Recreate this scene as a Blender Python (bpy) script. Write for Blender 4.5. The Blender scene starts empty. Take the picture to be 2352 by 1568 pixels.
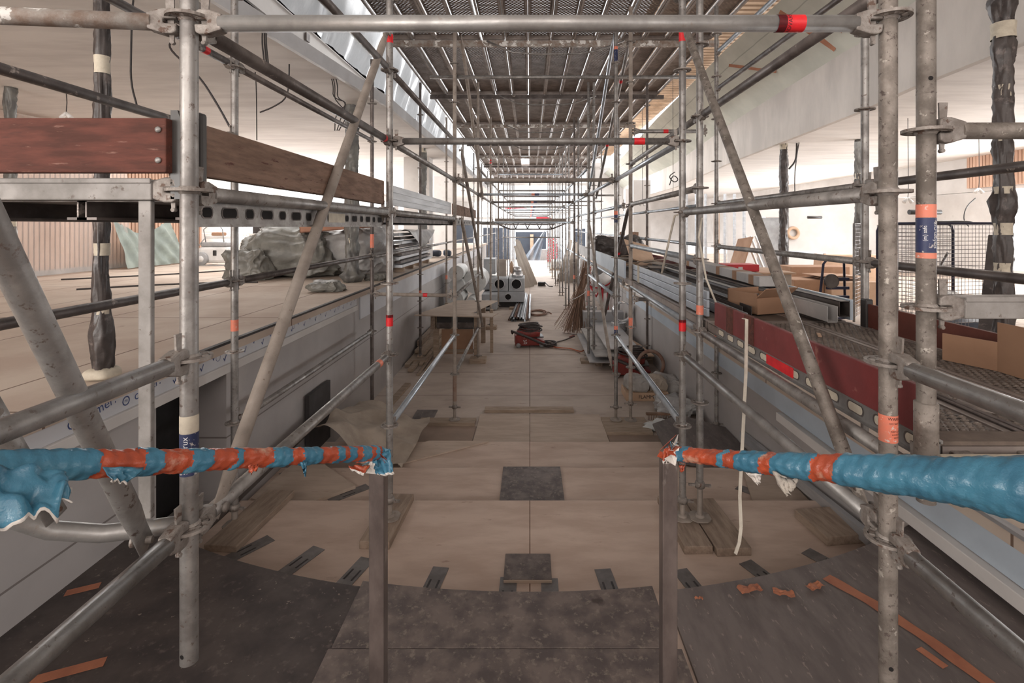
import bpy, bmesh, math, random
from mathutils import Vector, Matrix, noise
random.seed(7)
C = bpy.context.scene.collection
H = 2.54                      # height of the camera above the hall floor; everything below is written relative to the camera
W_PX, F_PX, VX, VY = 2352, 1176.0, 1217.0, 520.0

# ------------------------------------------------------------------ camera, world, lights, exposure
cam_d = bpy.data.cameras.new('camera'); cam = bpy.data.objects.new('camera', cam_d); C.objects.link(cam)
cam_d.sensor_width = 36; cam_d.lens = 18.0; cam_d.clip_start = 0.05; cam_d.clip_end = 300
cam_d.shift_x = -(VX - 1176) / W_PX; cam_d.shift_y = -(784 - VY) / W_PX
cam.rotation_euler = (math.pi / 2, 0, 0); cam.location = (0, 0, 0)
bpy.context.scene.camera = cam
vs = bpy.context.scene.view_settings
vs.view_transform = 'Standard'; vs.look = 'None'; vs.gamma = 1; vs.use_curve_mapping = False; vs.exposure = 0.9
wd = bpy.data.worlds.new('world'); bpy.context.scene.world = wd; wd.use_nodes = True
bg = wd.node_tree.nodes['Background']; bg.inputs[0].default_value = (0.98, 0.985, 1.0, 1); bg.inputs[1].default_value = 1.1
def area(name, loc, target, sx, sy, power, col=(1, 1, 1)):
    l = bpy.data.lights.new(name, 'AREA'); l.shape = 'RECTANGLE'; l.size = sx; l.size_y = sy; l.energy = power; l.color = col
    o = bpy.data.objects.new(name, l); C.objects.link(o); o.location = loc
    o.rotation_euler = (Vector(target) - Vector(loc)).to_track_quat('-Z', 'Y').to_euler()
    return o
area('window_daylight_east', (12.7, 16, -0.05), (0, 16, -0.1), 22, 2.0, 1150, (.97, .985, 1))
area('window_daylight_west', (-9.4, 20, 0.6), (0, 20, 0.5), 22, 1.8, 2000, (.97, .985, 1))
area('window_daylight_far', (0, 41.2, 1.0), (0, 20, 1.0), 10, 6.4, 600, (.95, .98, 1))
area('fill_light_stairwell', (0, -4.2, 1.9), (0, 4, -.3), 6, 2.6, 128, (1, .90, .84))  # added fill behind the camera for the foreground, no window there
area('fill_light_southwest', (-6.4, -4.2, 0.4), (-6.6, 8, 0.3), 5, 2.4, 300, (1, .95, .90))  # added fill from behind the camera, brightens the raised west hall
area('fill_light_southeast', (7.8, -4.2, 0.4), (7.5, 8, 0.4), 7, 2.4, 90, (1, .94, .90))  # added fill from behind the camera, brightens the east side room
area('ceiling_fill_west', (-5.6, 11.5, 1.85), (-5.6, 11.5, -1), 3.5, 6, 130, (1, .98, .96))  # added panel of light under the ceiling, lifts the west hall
area('ceiling_fill_east', (8.4, 11.5, 1.85), (8.4, 11.5, -1), 4, 6, 120, (1, .97, .94))  # added panel of light under the ceiling, lifts the east room
area('skylight', (3.6, 20, 6.5), (1.5, 20, -2), 3.5, 24, 1300, (1, .99, .98))
area('overhead_fill_north', (0, 33.5, 6.5), (0, 30, -2.5), 5, 6, 1500, (.96, .98, 1))  # added downlight beyond the deck end, brightens the far floor

# ------------------------------------------------------------------ materials
MATS = {}
def mk(name, c1, c2=None, scale=3.0, rough=.6, metal=0.0, bump=0.0, bscale=None, spots=None, stretch=(1, 1, 1), alpha=None, detail=6, rand=.15, lo=.40, hi=.60, grid=None, trans=0, spots2=None):
    if name in MATS: return MATS[name]
    m = bpy.data.materials.new(name); m.use_nodes = True; nt = m.node_tree; N = nt.nodes; L = nt.links
    b = N['Principled BSDF']; b.inputs['Roughness'].default_value = rough; b.inputs['Metallic'].default_value = metal
    if c2 is None: c2 = tuple(x * .82 for x in c1)
    tc = N.new('ShaderNodeTexCoord'); mp = N.new('ShaderNodeMapping'); mp.inputs['Scale'].default_value = stretch
    L.new(tc.outputs['Object'], mp.inputs['Vector'])
    oi = N.new('ShaderNodeObjectInfo'); mu = N.new('ShaderNodeMath'); mu.operation = 'MULTIPLY'; mu.inputs[1].default_value = 20
    L.new(oi.outputs['Random'], mu.inputs[0])
    def nz(sc, det=6, rgh=.6, off=0):
        n = N.new('ShaderNodeTexNoise'); n.noise_dimensions = '4D'; n.inputs['Scale'].default_value = sc; n.inputs['Detail'].default_value = det
        n.inputs['Roughness'].default_value = rgh
        L.new(mp.outputs[0], n.inputs['Vector'])
        if off:
            a = N.new('ShaderNodeMath'); a.inputs[1].default_value = off; L.new(mu.outputs[0], a.inputs[0]); L.new(a.outputs[0], n.inputs['W'])
        else: L.new(mu.outputs[0], n.inputs['W'])
        return n
    def ramp(src, a, c):
        r = N.new('ShaderNodeMapRange'); r.inputs['From Min'].default_value = a; r.inputs['From Max'].default_value = c; L.new(src, r.inputs['Value']); return r
    def mix(f, A, Bc, mode='MIX'):
        x = N.new('ShaderNodeMix'); x.data_type = 'RGBA'; x.blend_type = mode
        if isinstance(f, float): x.inputs[0].default_value = f
        else: L.new(f, x.inputs[0])
        for k, v in ((6, A), (7, Bc)):
            if isinstance(v, tuple): x.inputs[k].default_value = (*v, 1)
            else: L.new(v, x.inputs[k])
        return x.outputs[2]
    n1 = nz(scale, detail)
    col = mix(ramp(n1.outputs[0], lo, hi).outputs[0], c1, c2)
    for sp, off in ((spots, 3.1), (spots2, 7.7)):
        if sp:
            n2 = nz(sp[1], 5, .65, off)
            col = mix(ramp(n2.outputs[0], sp[2] - .05, sp[2] - .05 + (sp[3] if len(sp) > 3 else .03)).outputs[0], col, sp[0])
    if grid:   # sheet joints: (width, height, joint, colour, offset x, offset y, variation)
        bt = N.new('ShaderNodeTexBrick'); m2 = N.new('ShaderNodeMapping'); m2.inputs['Location'].default_value = (grid[4], grid[5], 0)
        if len(grid) > 7: m2.inputs['Rotation'].default_value = grid[7]
        L.new(tc.outputs['Object'], m2.inputs['Vector']); L.new(m2.outputs[0], bt.inputs['Vector'])
        bt.offset = 0; bt.inputs['Scale'].default_value = 1; bt.inputs['Brick Width'].default_value = grid[0]; bt.inputs['Row Height'].default_value = grid[1]
        bt.inputs['Mortar Size'].default_value = grid[2]; bt.inputs['Mortar Smooth'].default_value = .1
        v = grid[6]; bt.inputs['Color1'].default_value = (1, 1, 1, 1); bt.inputs['Color2'].default_value = (1 - v, 1 - v * 1.05, 1 - v * 1.1, 1); bt.inputs['Mortar'].default_value = (*grid[3], 1)
        col = mix(1.0, col, bt.outputs['Color'], 'MULTIPLY')
    if rand:
        rr = N.new('ShaderNodeMapRange'); rr.inputs['To Min'].default_value = 1 - rand; rr.inputs['To Max'].default_value = 1 + rand * .6; L.new(oi.outputs['Random'], rr.inputs['Value'])
        cc = N.new('ShaderNodeCombineColor')
        for k in range(3): L.new(rr.outputs[0], cc.inputs[k])
        col = mix(1.0, col, cc.outputs[0], 'MULTIPLY')
    L.new(col, b.inputs['Base Color'])
    rg = ramp(n1.outputs[0], .2, .8); rg.inputs['To Min'].default_value = max(.05, rough - .12); rg.inputs['To Max'].default_value = min(1, rough + .15)
    L.new(rg.outputs[0], b.inputs['Roughness'])
    if bump:
        n3 = nz(bscale or scale * 4, 5, .6, 5.5); bp = N.new('ShaderNodeBump'); bp.inputs['Strength'].default_value = bump; bp.inputs['Distance'].default_value = .01
        L.new(n3.outputs[0], bp.inputs['Height']); L.new(bp.outputs[0], b.inputs['Normal'])
    if alpha is not None: b.inputs['Alpha'].default_value = alpha
    if trans:
        tr = N.new('ShaderNodeBsdfTranslucent'); L.new(col, tr.inputs[0]); ms = N.new('ShaderNodeMixShader'); ms.inputs[0].default_value = trans
        L.new(b.outputs[0], ms.inputs[1]); L.new(tr.outputs[0], ms.inputs[2]); L.new(ms.outputs[0], N['Material Output'].inputs[0])
    MATS[name] = m
    return m
def perforated(name, c1, c2, sx, sy, hole=.3, rough=.55):
    """steel sheet with real see-through holes in staggered rows"""
    m = mk(name, c1, c2, 6, rough, .35, bump=.15)
    nt = m.node_tree; N = nt.nodes; L = nt.links; b = N['Principled BSDF']
    tc = N.new('ShaderNodeTexCoord'); bt = N.new('ShaderNodeTexBrick'); L.new(tc.outputs['Object'], bt.inputs['Vector'])
    bt.inputs['Scale'].default_value = 1; bt.inputs['Brick Width'].default_value = sx; bt.inputs['Row Height'].default_value = sy; bt.inputs['Mortar Size'].default_value = min(sx, sy) * hole
    bt.inputs['Mortar Smooth'].default_value = 0; bt.offset = .5
    se = N.new('ShaderNodeSeparateXYZ'); L.new(tc.outputs['Object'], se.inputs[0])
    # only the tread zone of each plank is pierced, the edge profiles stay solid
    ab = N.new('ShaderNodeMath'); ab.operation = 'ABSOLUTE'; L.new(se.outputs[0], ab.inputs[0])
    lt = N.new('ShaderNodeMath'); lt.operation = 'LESS_THAN'; lt.inputs[1].default_value = .115; L.new(ab.outputs[0], lt.inputs[0])
    inv = N.new('ShaderNodeMath'); inv.operation = 'SUBTRACT'; inv.inputs[0].default_value = 1; L.new(bt.outputs['Fac'], inv.inputs[1])
    mu = N.new('ShaderNodeMath'); mu.operation = 'MULTIPLY'; L.new(inv.outputs[0], mu.inputs[0]); L.new(lt.outputs[0], mu.inputs[1])
    al = N.new('ShaderNodeMath'); al.operation = 'SUBTRACT'; al.inputs[0].default_value = 1; L.new(mu.outputs[0], al.inputs[1])
    L.new(al.outputs[0], b.inputs['Alpha'])
    return m
rust = (.23, .12, .07); cement = (.55, .51, .46); dark = (.10, .08, .075)
M = dict(
 galv=mk('galvanised_steel', (.36, .345, .33), (.215, .20, .19), 9, .45, .6, .12, 60, spots=((.16, .125, .11), 45, .64, .06)),
 galv_clean=mk('bright_galvanised_steel', (.40, .39, .38), (.28, .27, .26), 9, .42, .6, .1, 40, spots=((.3, .27, .24), 30, .66, .08)),
 galv_dark=mk('dark_weathered_steel', (.17, .145, .135), (.10, .083, .077), 8, .5, .5, .1, 50, spots=((.42, .36, .32), 14, .68, .04)),
 galv_dirty=mk('mortar_spattered_steel', (.29, .255, .225), (.17, .145, .125), 16, .6, .35, .3, 45, spots=((.50, .46, .41), 34, .66, .06), spots2=((.11, .085, .075), 55, .63, .06)),
 galv_dusty=mk('dusty_beige_steel', (.36, .31, .27), (.26, .22, .19), 8, .75, .1, .25, 40, spots=((.2, .15, .12), 40, .67, .03)),
 rusty=mk('rusty_painted_steel', (.27, .20, .16), (.42, .39, .36), 14, .7, .2, .3, 40, spots=((.80, .78, .75), 9, .60, .02)),
 brown_tube=mk('rust_brown_steel', (.26, .14, .10), (.34, .24, .19), 9, .7, .2, .2),
 cast=mk('cast_steel_fitting', (.34, .31, .285), (.22, .19, .17), 25, .6, .45, .35, 80, spots=((.14, .09, .07), 30, .62, .05)),
 bluegalv=mk('bluish_galvanised_steel', (.50, .55, .60), (.38, .42, .46), 7, .35, .7, .06, 40),
 red=mk('red_sticker', (.78, .02, .025), (.62, .02, .03), 20, .35, spots=((.45, .2, .18), 60, .7, .02), rand=0),
 orange_st=mk('orange_sticker', (.85, .22, .13), (.72, .24, .16), 20, .5, spots=((.7, .55, .5), 60, .66, .02), rand=0),
 navy=mk('navy_sticker', (.02, .03, .09), (.04, .05, .12), 20, .5, spots=((.45, .42, .4), 50, .64, .02), rand=0),
 ink=mk('black_print', (.02, .015, .02), None, 5, .6, rand=0), white_ink=mk('white_print', (.85, .85, .85), None, 5, .6, rand=0),
 blue_ink=mk('blue_print', (.05, .08, .22), None, 5, .6, rand=0),
 cream=mk('cream_tape', (.62, .56, .45), (.52, .46, .37), 20, .7, bump=.2, rand=.05),
 ply=mk('pale_plywood', (.58, .455, .375), (.48, .365, .295), 2.2, .7, 0, .08, 40, spots=((.33, .23, .18), 6, .68, .1), rand=.05, stretch=(1, 3, 1), grid=(4.0, 9.0, .004, (.35, .28, .24), -.0, 3, 0)),
 ply_floor=mk('dusty_plywood_floor', (.56, .475, .41), (.47, .39, .335), 1.6, .75, 0, .08, 30, spots=((.33, .26, .22), 3.5, .66, .12), rand=0, stretch=(1, 2, 1), grid=(2.5, 1.22, .007, (.33, .28, .25), 0, .83, .10)),
 ply_deck=mk('plywood_protection_boards', (.60, .51, .43), (.50, .40, .33), 1.3, .8, 0, .1, 30, spots=((.35, .25, .2), 4, .70, .08), rand=0, grid=(1.25, 2.5, .008, (.30, .24, .21), .3, .1, .08)),
 wood=mk('raw_timber', (.34, .26, .20), (.23, .17, .13), 5, .8, 0, .2, 40, stretch=(6, 1, 6), rand=.12),
 wood_x=mk('sawn_timber', (.44, .34, .26), (.31, .235, .175), 5, .8, 0, .2, 40, stretch=(1, 8, 8), rand=.15),
 board_red=mk('red_stained_board', (.125, .034, .021), (.075, .026, .018), 6, .8, 0, .25, 30, stretch=(1, 6, 6), spots=((.26, .14, .11), 16, .67, .12), spots2=((.05, .02, .015), 9, .68, .14), rand=.05),
 board_brown=mk('worn_brown_board', (.25, .155, .11), (.165, .10, .07), 6, .75, 0, .3, 30, stretch=(7, 1, 7), spots=((.09, .03, .02), 12, .66, .05), rand=.05),
 toe_red=mk('maroon_toe_board', (.20, .032, .032), (.15, .026, .026), 3, .55, 0, .1, 30, spots=((.28, .11, .09), 8, .66, .06), rand=.08),
 toe_dark=mk('dark_maroon_toe_board', (.13, .035, .022), (.09, .025, .018), 3, .6, 0, .1, 30, rand=.08),
 phen=mk('dark_film_faced_plywood', (.07, .055, .05), (.042, .033, .032), 5, .62, 0, .1, 25, spots=((.12, .095, .085), 24, .62, .12), rand=.06, spots2=((.22, .18, .155), 30, .70, .03)),
 phen2=mk('worn_film_faced_plywood', (.155, .122, .108), (.08, .063, .06), 9, .55, 0, .12, 25, spots=((.20, .165, .14), 34, .60, .10), spots2=((.05, .035, .03), 4, .70, .06), rand=0),
 phen3=mk('scuffed_grey_plywood', (.155, .13, .12), (.115, .095, .09), 4, .6, 0, .1, 25, spots=((.24, .2, .18), 18, .66, .04), rand=0, stretch=(3, 1, 1)),
 slot=mk('dull_zinc_plate', (.22, .205, .20), (.17, .155, .15), 12, .5, .4, .05, rand=.1),
 plaster=mk('white_plaster', (.66, .635, .615), (.58, .555, .535), 1.2, .85, 0, .05, 10, spots=((.5, .47, .44), 2.2, .66, .15), rand=0),
 wallpanel=mk('grey_white_wall_panel', (.43, .405, .395), (.36, .335, .325), 1.0, .55, 0, .03, 10, spots=((.42, .39, .37), 2, .64, .15), rand=0, grid=(1.6, 6.0, .006, (.45, .42, .4), 0, 3, .05, (math.pi / 2, 0, math.pi / 2))),
 ceil=mk('painted_ceiling', (.70, .67, .64), (.60, .57, .545), .8, .8, 0, .03, 10, stretch=(1, 5, 1), rand=0),
 film=mk('pale_blue_protective_film', (.52, .60, .68), (.46, .53, .60), 2, .35, 0, .05, 20, rand=.02),
 film_grey=mk('white_protective_film', (.60, .61, .64), (.53, .54, .57), 2, .4, 0, .05, 20, rand=.02),
 near_black=mk('dark_gasket_and_holes', (.05, .045, .045), None, 5, .7, rand=0), black=mk('black_void', (.008, .006, .006), None, 5, .9, rand=0),  # these blacks also paint the dark inside holes, slots and openings
 blackp=mk('black_plastic', (.03, .028, .028), (.05, .045, .042), 4, .38, 0, .1, 20, rand=.1),
 wrap=mk('black_plastic_wrap', (.045, .036, .034), (.085, .07, .065), 7, .4, 0, .3, 25, rand=.1, spots=((.16, .13, .12), 12, .62, .08)),
 wrapgrey=mk('grey_plastic_wrap', (.17, .165, .15), (.10, .095, .09), 6, .4, 0, .3, 25, rand=.1),
 tarp=mk('grey_green_tarpaulin', (.24, .235, .21), (.15, .145, .13), 4, .42, 0, .6, 9, rand=.1),
 tarp_lt=mk('pale_grey_sheeting', (.42, .41, .40), (.30, .29, .285), 4, .35, 0, .25, 14, rand=.1),
 tarp_green=mk('sea_green_tarpaulin', (.30, .35, .32), (.22, .26, .24), 3, .5, 0, .2, 12, rand=0),
 canvas=mk('beige_canvas', (.47, .40, .33), (.36, .30, .245), 4, .85, 0, .25, 20, rand=.05),
 flute=mk('fluted_wood', (.62, .40, .29), (.50, .31, .22), 2, .6, 0, .05, rand=0, stretch=(1, 1, .3)),
 veil=mk('translucent_dust_sheet', (.86, .80, .76), (.76, .70, .66), 1.2, .35, 0, .4, 3, alpha=.34, rand=0),
 plastic=mk('clear_plastic_sheeting', (.74, .77, .80), (.62, .65, .68), 2, .25, 0, .3, 6, rand=0, stretch=(3, 3, .5), trans=.35),
 fabric=mk('dusty_fabric_cladding', (.53, .485, .445), (.42, .385, .355), 1.2, .85, 0, .1, 8, rand=0, stretch=(1, 1, .4), spots=((.46, .42, .40), 1.3, .62, .15)),
 gboard=mk('pale_green_board', (.52, .52, .455), (.45, .455, .40), 1.1, .8, 0, .05, 8, rand=0, grid=(1.3, 20, .01, (.7, .7, .7), 0, 3, .06, (math.pi / 2, 0, math.pi / 2))),
 rtape=mk('rust_coloured_tape', (.40, .17, .09), (.34, .14, .08), 6, .6, rand=0),
 otape=mk('dull_orange_tape', (.42, .16, .085), (.34, .125, .07), 8, .6, 0, .1, rand=.08),
 bluewrap=mk('blue_polythene', (.056, .19, .28), (.038, .14, .22), 10, .32, 0, .5, 30, rand=0, spots=((.26, .38, .44), 9, .66, .1)),
 orwrap=mk('orange_tape_wrap', (.42, .072, .028), (.30, .055, .025), 14, .35, 0, .4, 40, rand=0, spots=((.48, .28, .2), 12, .60, .1)),
 fray=mk('torn_white_backing', (.66, .62, .58), (.5, .46, .42), 30, .8, 0, .3, rand=0),
 foam=mk('dirty_foam', (.42, .38, .33), (.3, .27, .24), 50, .9, 0, .6, 90, rand=0),
 kraft=mk('brown_cardboard', (.40, .235, .145), (.34, .195, .12), 3, .8, 0, .05, rand=.15),
 kraft_lt=mk('pale_cardboard', (.58, .40, .28), (.5, .34, .235), 3, .8, 0, .05, rand=.12),
 terra=mk('terracotta_tray', (.42, .20, .12), (.34, .16, .10), 5, .6, rand=0),
 redp=mk('dark_red_plastic', (.25, .03, .022), (.18, .025, .02), 8, .45, 0, .05, rand=.1, spots=((.35, .2, .17), 12, .66, .08)),
 redb=mk('bright_red_plastic', (.55, .02, .03), (.42, .02, .03), 6, .4, rand=0),
 whitep=mk('white_plastic', (.72, .71, .70), (.62, .61, .60), 6, .4, rand=.06), greyp=mk('grey_plastic', (.34, .34, .345), (.27, .27, .275), 6, .45, rand=.08),
 duct=mk('painted_duct_steel', (.46, .48, .50), (.38, .395, .415), 3, .5, .1, rand=.06),
 shiny=mk('spiral_duct_steel', (.62, .62, .63), (.48, .48, .49), 6, .28, .85, .05, rand=.05),
 alu=mk('aluminium_profile', (.58, .60, .63), (.46, .48, .5), 5, .4, .6, .05, rand=.1, stretch=(3, .3, 3)),
 dprof=mk('dark_steel_profile', (.135, .115, .105), (.09, .075, .07), 5, .5, .4, .08, rand=.2),
 cboard=mk('cement_board', (.42, .37, .32), (.35, .305, .265), 2, .85, 0, .1, rand=.08),
 sack=mk('dusty_sack', (.46, .44, .42), (.36, .34, .32), 6, .8, 0, .3, 20, rand=.1),
 poly=mk('white_poly_bag', (.68, .69, .68), (.56, .57, .56), 5, .35, 0, .4, 12, rand=.05),
 cable=mk('black_cable', (.03, .025, .025), None, 5, .5, rand=.1), hose=mk('dark_hose', (.065, .05, .047), (.045, .035, .033), 20, .5, rand=.05),
 ocable=mk('orange_cable', (.55, .12, .04), None, 6, .5, rand=0), strap=mk('cream_strap', (.60, .55, .47), (.5, .45, .38), 20, .7, rand=0),
 mesh=mk('cage_wire', (.30, .28, .27), (.2, .18, .18), 8, .45, .6, rand=.05), cage=mk('navy_cage_frame', (.03, .03, .06), None, 6, .5, .3, rand=.1),
 twig=mk('rusty_wire', (.30, .18, .12), (.2, .12, .08), 5, .7, .2, rand=.1), navypanel=mk('navy_panel', (.06, .075, .10), (.05, .06, .085), 2, .5, rand=.05),
 redpaper=mk('red_printed_board', (.62, .03, .05), None, 4, .5, rand=0), lampw=mk('lamp_white', (.85, .84, .82), None, 5, .4, rand=.02),
 slatwood=mk('pale_slat_wood', (.62, .46, .33), (.5, .36, .25), 3, .7, rand=.05), sheet_grey=mk('grey_steel_sheet', (.42, .42, .43), (.35, .345, .35), 2, .4, .35, .03, rand=.08),
 grime=mk('deck_grime', (.17, .13, .105), (.11, .085, .07), 7, .85, 0, .4, 30, rand=.05),
)
M['perf_up'] = perforated('overhead_perforated_steel', (.25, .195, .165), (.165, .125, .105), .052, .036, .35)
M['galv_flat'] = mk('flat_galvanised_profile', (.33, .31, .295), (.23, .215, .20), 9, .6, .15, .1, 40, spots=((.14, .11, .095), 30, .66, .06))
M['tread_metal'] = mk('worn_tread_steel', (.20, .165, .14), (.115, .092, .078), 9, .55, .2, .1)
M['perf_dk'] = perforated('walkway_perforated_steel', (.17, .135, .115), (.10, .08, .068), .035, .024, .36)
for k in ('perf_up', 'perf_dk'): M[k].node_tree.nodes['Principled BSDF'].inputs['Metallic'].default_value = .08
M['ply_loose'] = mk('loose_plywood', (.52, .42, .34), (.44, .35, .28), 2.5, .75, 0, .1, 30, rand=.06, stretch=(1, 4, 1), spots=((.3, .23, .18), 6, .68, .1))
M['postmetal'] = mk('brown_grey_post', (.13, .105, .098), (.22, .18, .165), 9, .38, .6, .12, 40, rand=0, spots=((.40, .36, .33), 9, .66, .08), stretch=(1, 1, .5))
M['alu_blue'] = mk('bluish_aluminium', (.52, .57, .63), (.42, .46, .52), 3, .4, .5, rand=.06)
M['whitep_d'] = mk('dusty_white_metal', (.50, .48, .47), (.40, .385, .375), 4, .5, rand=.05)
M['veil_solid'] = mk('pinkish_film', (.45, .36, .34), (.33, .26, .245), 4, .3, 0, .4, 12, rand=0)
M['cavity_shade'] = mk('cavity_shade', (.05, .042, .038), None, 4, .9, rand=0)
M['dust_brown'] = mk('dusty_brown_sheet', (.33, .24, .19), (.27, .20, .16), 2, .8, 0, .05, rand=.03)
M['film_strip'] = mk('pale_fascia_strip', (.50, .49, .49), (.44, .43, .43), 3, .5, rand=0)
M['plank_rail'] = mk('plank_edge_steel', (.36, .31, .28), (.25, .21, .19), 5, .5, .4, .05, rand=.12)

# ------------------------------------------------------------------ mesh builder
class MB:
    def __init__(s): s.v = []; s.f = []; s.m = []; s.s = []
    def add(s, vs, fs, m=0, smooth=False, X=None):
        b = len(s.v)
        s.v += [(X @ Vector(p)) if X is not None else Vector(p) for p in vs]
        for f in fs: s.f.append([b + i for i in f]); s.m.append(m); s.s.append(smooth)
        return s
    def box(s, x0, x1, y0, y1, z0, z1, m=0, X=None):
        return s.add([(x0, y0, z0), (x1, y0, z0), (x1, y1, z0), (x0, y1, z0), (x0, y0, z1), (x1, y0, z1), (x1, y1, z1), (x0, y1, z1)],
                     [(0, 3, 2, 1), (4, 5, 6, 7), (0, 1, 5, 4), (1, 2, 6, 5), (2, 3, 7, 6), (3, 0, 4, 7)], m, False, X)
    def bar(s, p0, p1, w, h, m=0, up=(0, 0, 1)):
        p0 = Vector(p0); p1 = Vector(p1); return s.box(0, (p1 - p0).length, -w / 2, w / 2, -h / 2, h / 2, m, frame(p0, p1, up))
    def tube(s, p0, p1, r, seg=12, m=0, r2=None, caps=True): return s.path([p0, p1], [r, r if r2 is None else r2], seg, m, caps)
    def path(s, pts, r, seg=8, m=0, caps=True, mf=None, closed=False):
        pts = [Vector(p) for p in pts]; n = len(pts)
        if not isinstance(r, (list, tuple)): r = [r] * n
        vs = []; t0 = None; u = None
        for i, p in enumerate(pts):
            a = pts[(i - 1) % n] if (i or closed) else pts[0]; c = pts[(i + 1) % n] if (i < n - 1 or closed) else pts[-1]
            t = (c - a).normalized() if (c - a).length > 1e-9 else Vector((0, 0, 1))
            if u is None: u = t.cross(Vector((0, 0, 1)) if abs(t.z) < .9 else Vector((0, 1, 0))).normalized()
            else: u = (u - t * u.dot(t)).normalized()
            w = t.cross(u)
            for k in range(seg):
                a = 2 * math.pi * k / seg; rr = r[i](a) if callable(r[i]) else r[i]
                vs.append(p + (u * math.cos(a) + w * math.sin(a)) * rr)
        fs = []; ms = []
        for i in range(n if closed else n - 1):
            j = (i + 1) % n
            for k in range(seg):
                fs.append((i * seg + k, i * seg + (k + 1) % seg, j * seg + (k + 1) % seg, j * seg + k)); ms.append(mf(i, k) if mf else m)
        b = len(s.v); s.v += vs
        for f, mm in zip(fs, ms): s.f.append([b + q for q in f]); s.m.append(mm); s.s.append(True)
        if caps and not closed:
            s.f.append([b + k for k in range(seg)][::-1]); s.m.append(ms[0] if ms else m); s.s.append(False)
            s.f.append([b + (n - 1) * seg + k for k in range(seg)]); s.m.append(ms[-1] if ms else m); s.s.append(False)
        return s
    def lathe(s, prof, seg=16, m=0, X=None, smooth=True):
        vs = []; fs = []
        for (r, z) in prof:
            for k in range(seg): a = 2 * math.pi * k / seg; vs.append((r * math.cos(a), r * math.sin(a), z))
        for i in range(len(prof) - 1):
            for k in range(seg): fs.append((i * seg + k, i * seg + (k + 1) % seg, (i + 1) * seg + (k + 1) % seg, (i + 1) * seg + k))
        return s.add(vs, fs, m, smooth, X)
    def prism(s, poly, z0, z1, m=0, X=None):
        n = len(poly); vs = [(x, y, z0) for x, y in poly] + [(x, y, z1) for x, y in poly]
        return s.add(vs, [tuple(range(n))[::-1], tuple(range(n, 2 * n))] + [(i, (i + 1) % n, n + (i + 1) % n, n + i) for i in range(n)], m, False, X)
    def grid(s, fn, nu, nv, m=0, X=None, thick=0, smooth=True, mf=None, wrap=False):
        vs = [fn(i / nu, j / nv) for j in range(nv + 1) for i in range(nu + 1)]
        fs = []
        for j in range(nv):
            for i in range(nu):
                a = j * (nu + 1) + i; fs.append((a, a + 1, a + nu + 2, a + nu + 1))
        if mf:
            b = len(s.v); s.v += [(X @ Vector(p)) if X is not None else Vector(p) for p in vs]
            for q, f in enumerate(fs): s.f.append([b + i for i in f]); s.m.append(mf(q % nu, q // nu)); s.s.append(smooth)
            return s
        return s.add(vs, fs, m, smooth, X)
    def blob(s, c, sz, amp=.1, fr=3, seed=0, e=.7, nu=28, nv=16, m=0, bottom=True, ridge=0):
        c = Vector(c); sg = lambda a, p: math.copysign(abs(a) ** p, a)
        def fn(u, v):
            if u >= 1: u = 0
            th = 2 * math.pi * u; ph = math.pi * (v - .5)
            d = Vector((sg(math.cos(ph), e) * sg(math.cos(th), e), sg(math.cos(ph), e) * sg(math.sin(th), e), sg(math.sin(ph), e)))
            q = Vector((d.x * sz[0], d.y * sz[1], d.z * sz[2])) * .5
            n = noise.noise(q * fr + Vector((seed, seed * 2.3, 0)))
            if ridge:
                n += ridge * ((1 - abs(noise.noise(q * fr * 1.7 + Vector((9 + seed, 1, 2)))) * 2) ** 3 - .3) + ridge * .45 * ((1 - abs(noise.noise(q * fr * 4.1 + Vector((3, seed, 5)))) * 2) ** 3 - .3)
            q = q * (1 + amp * n * 2)
            if bottom: q.z = max(q.z, -sz[2] * .5)
            return c + q
        return s.grid(fn, nu, nv, m)
    def build(s, name, mats, parent=None, bevel=0, origin=None, solid=0, shade=None):
        if not isinstance(mats, (list, tuple)): mats = [mats]
        me = bpy.data.meshes.new(name)
        if parent is None:
            if origin is None:
                xs = [p.x for p in s.v]; ys = [p.y for p in s.v]; zs = [p.z for p in s.v]
                origin = Vector(((min(xs) + max(xs)) / 2, (min(ys) + max(ys)) / 2, min(zs)))
            off = Vector(origin)
        else:
            off = Vector((0, 0, 0)); q = parent
            while q is not None: off += q.location; q = q.parent
        me.from_pydata([p - off for p in s.v], [], s.f)
        for mt in mats: me.materials.append(M[mt] if isinstance(mt, str) else mt)
        me.polygons.foreach_set('material_index', s.m); me.polygons.foreach_set('use_smooth', s.s); me.update()
        o = bpy.data.objects.new(name, me); C.objects.link(o)
        if parent is None: o.location = off
        else: o.parent = parent
        if bevel:
            b = o.modifiers.new('bevel', 'BEVEL'); b.width = bevel; b.segments = 2; b.limit_method = 'ANGLE'; b.angle_limit = .8
        if solid:
            b = o.modifiers.new('solid', 'SOLIDIFY'); b.thickness = solid
        return o
def frame(p0, p1, up=(0, 0, 1)):
    p0 = Vector(p0); x = (Vector(p1) - p0).normalized(); up = Vector(up)
    if abs(x.dot(up)) > .98: up = Vector((0, 1, 0))
    y = up.cross(x).normalized(); z = x.cross(y)
    return Matrix(((x.x, y.x, z.x, p0.x), (x.y, y.y, z.y, p0.y), (x.z, y.z, z.z, p0.z), (0, 0, 0, 1)))
def pt(px, py, Y): return Vector(((px - VX) / F_PX * Y, Y, (VY - py) / F_PX * Y))
def tag(o, label, cat, group=None, kind=None):
    if label: o['label'] = label
    if cat: o['category'] = cat
    if group: o['group'] = group
    if kind: o['kind'] = kind
    return o
def thing(name, label, cat, loc=(0, 0, 0), group=None):
    o = bpy.data.objects.new(name, None); C.objects.link(o); o.location = loc; o.empty_display_size = .1
    return tag(o, label, cat, group)
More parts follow.
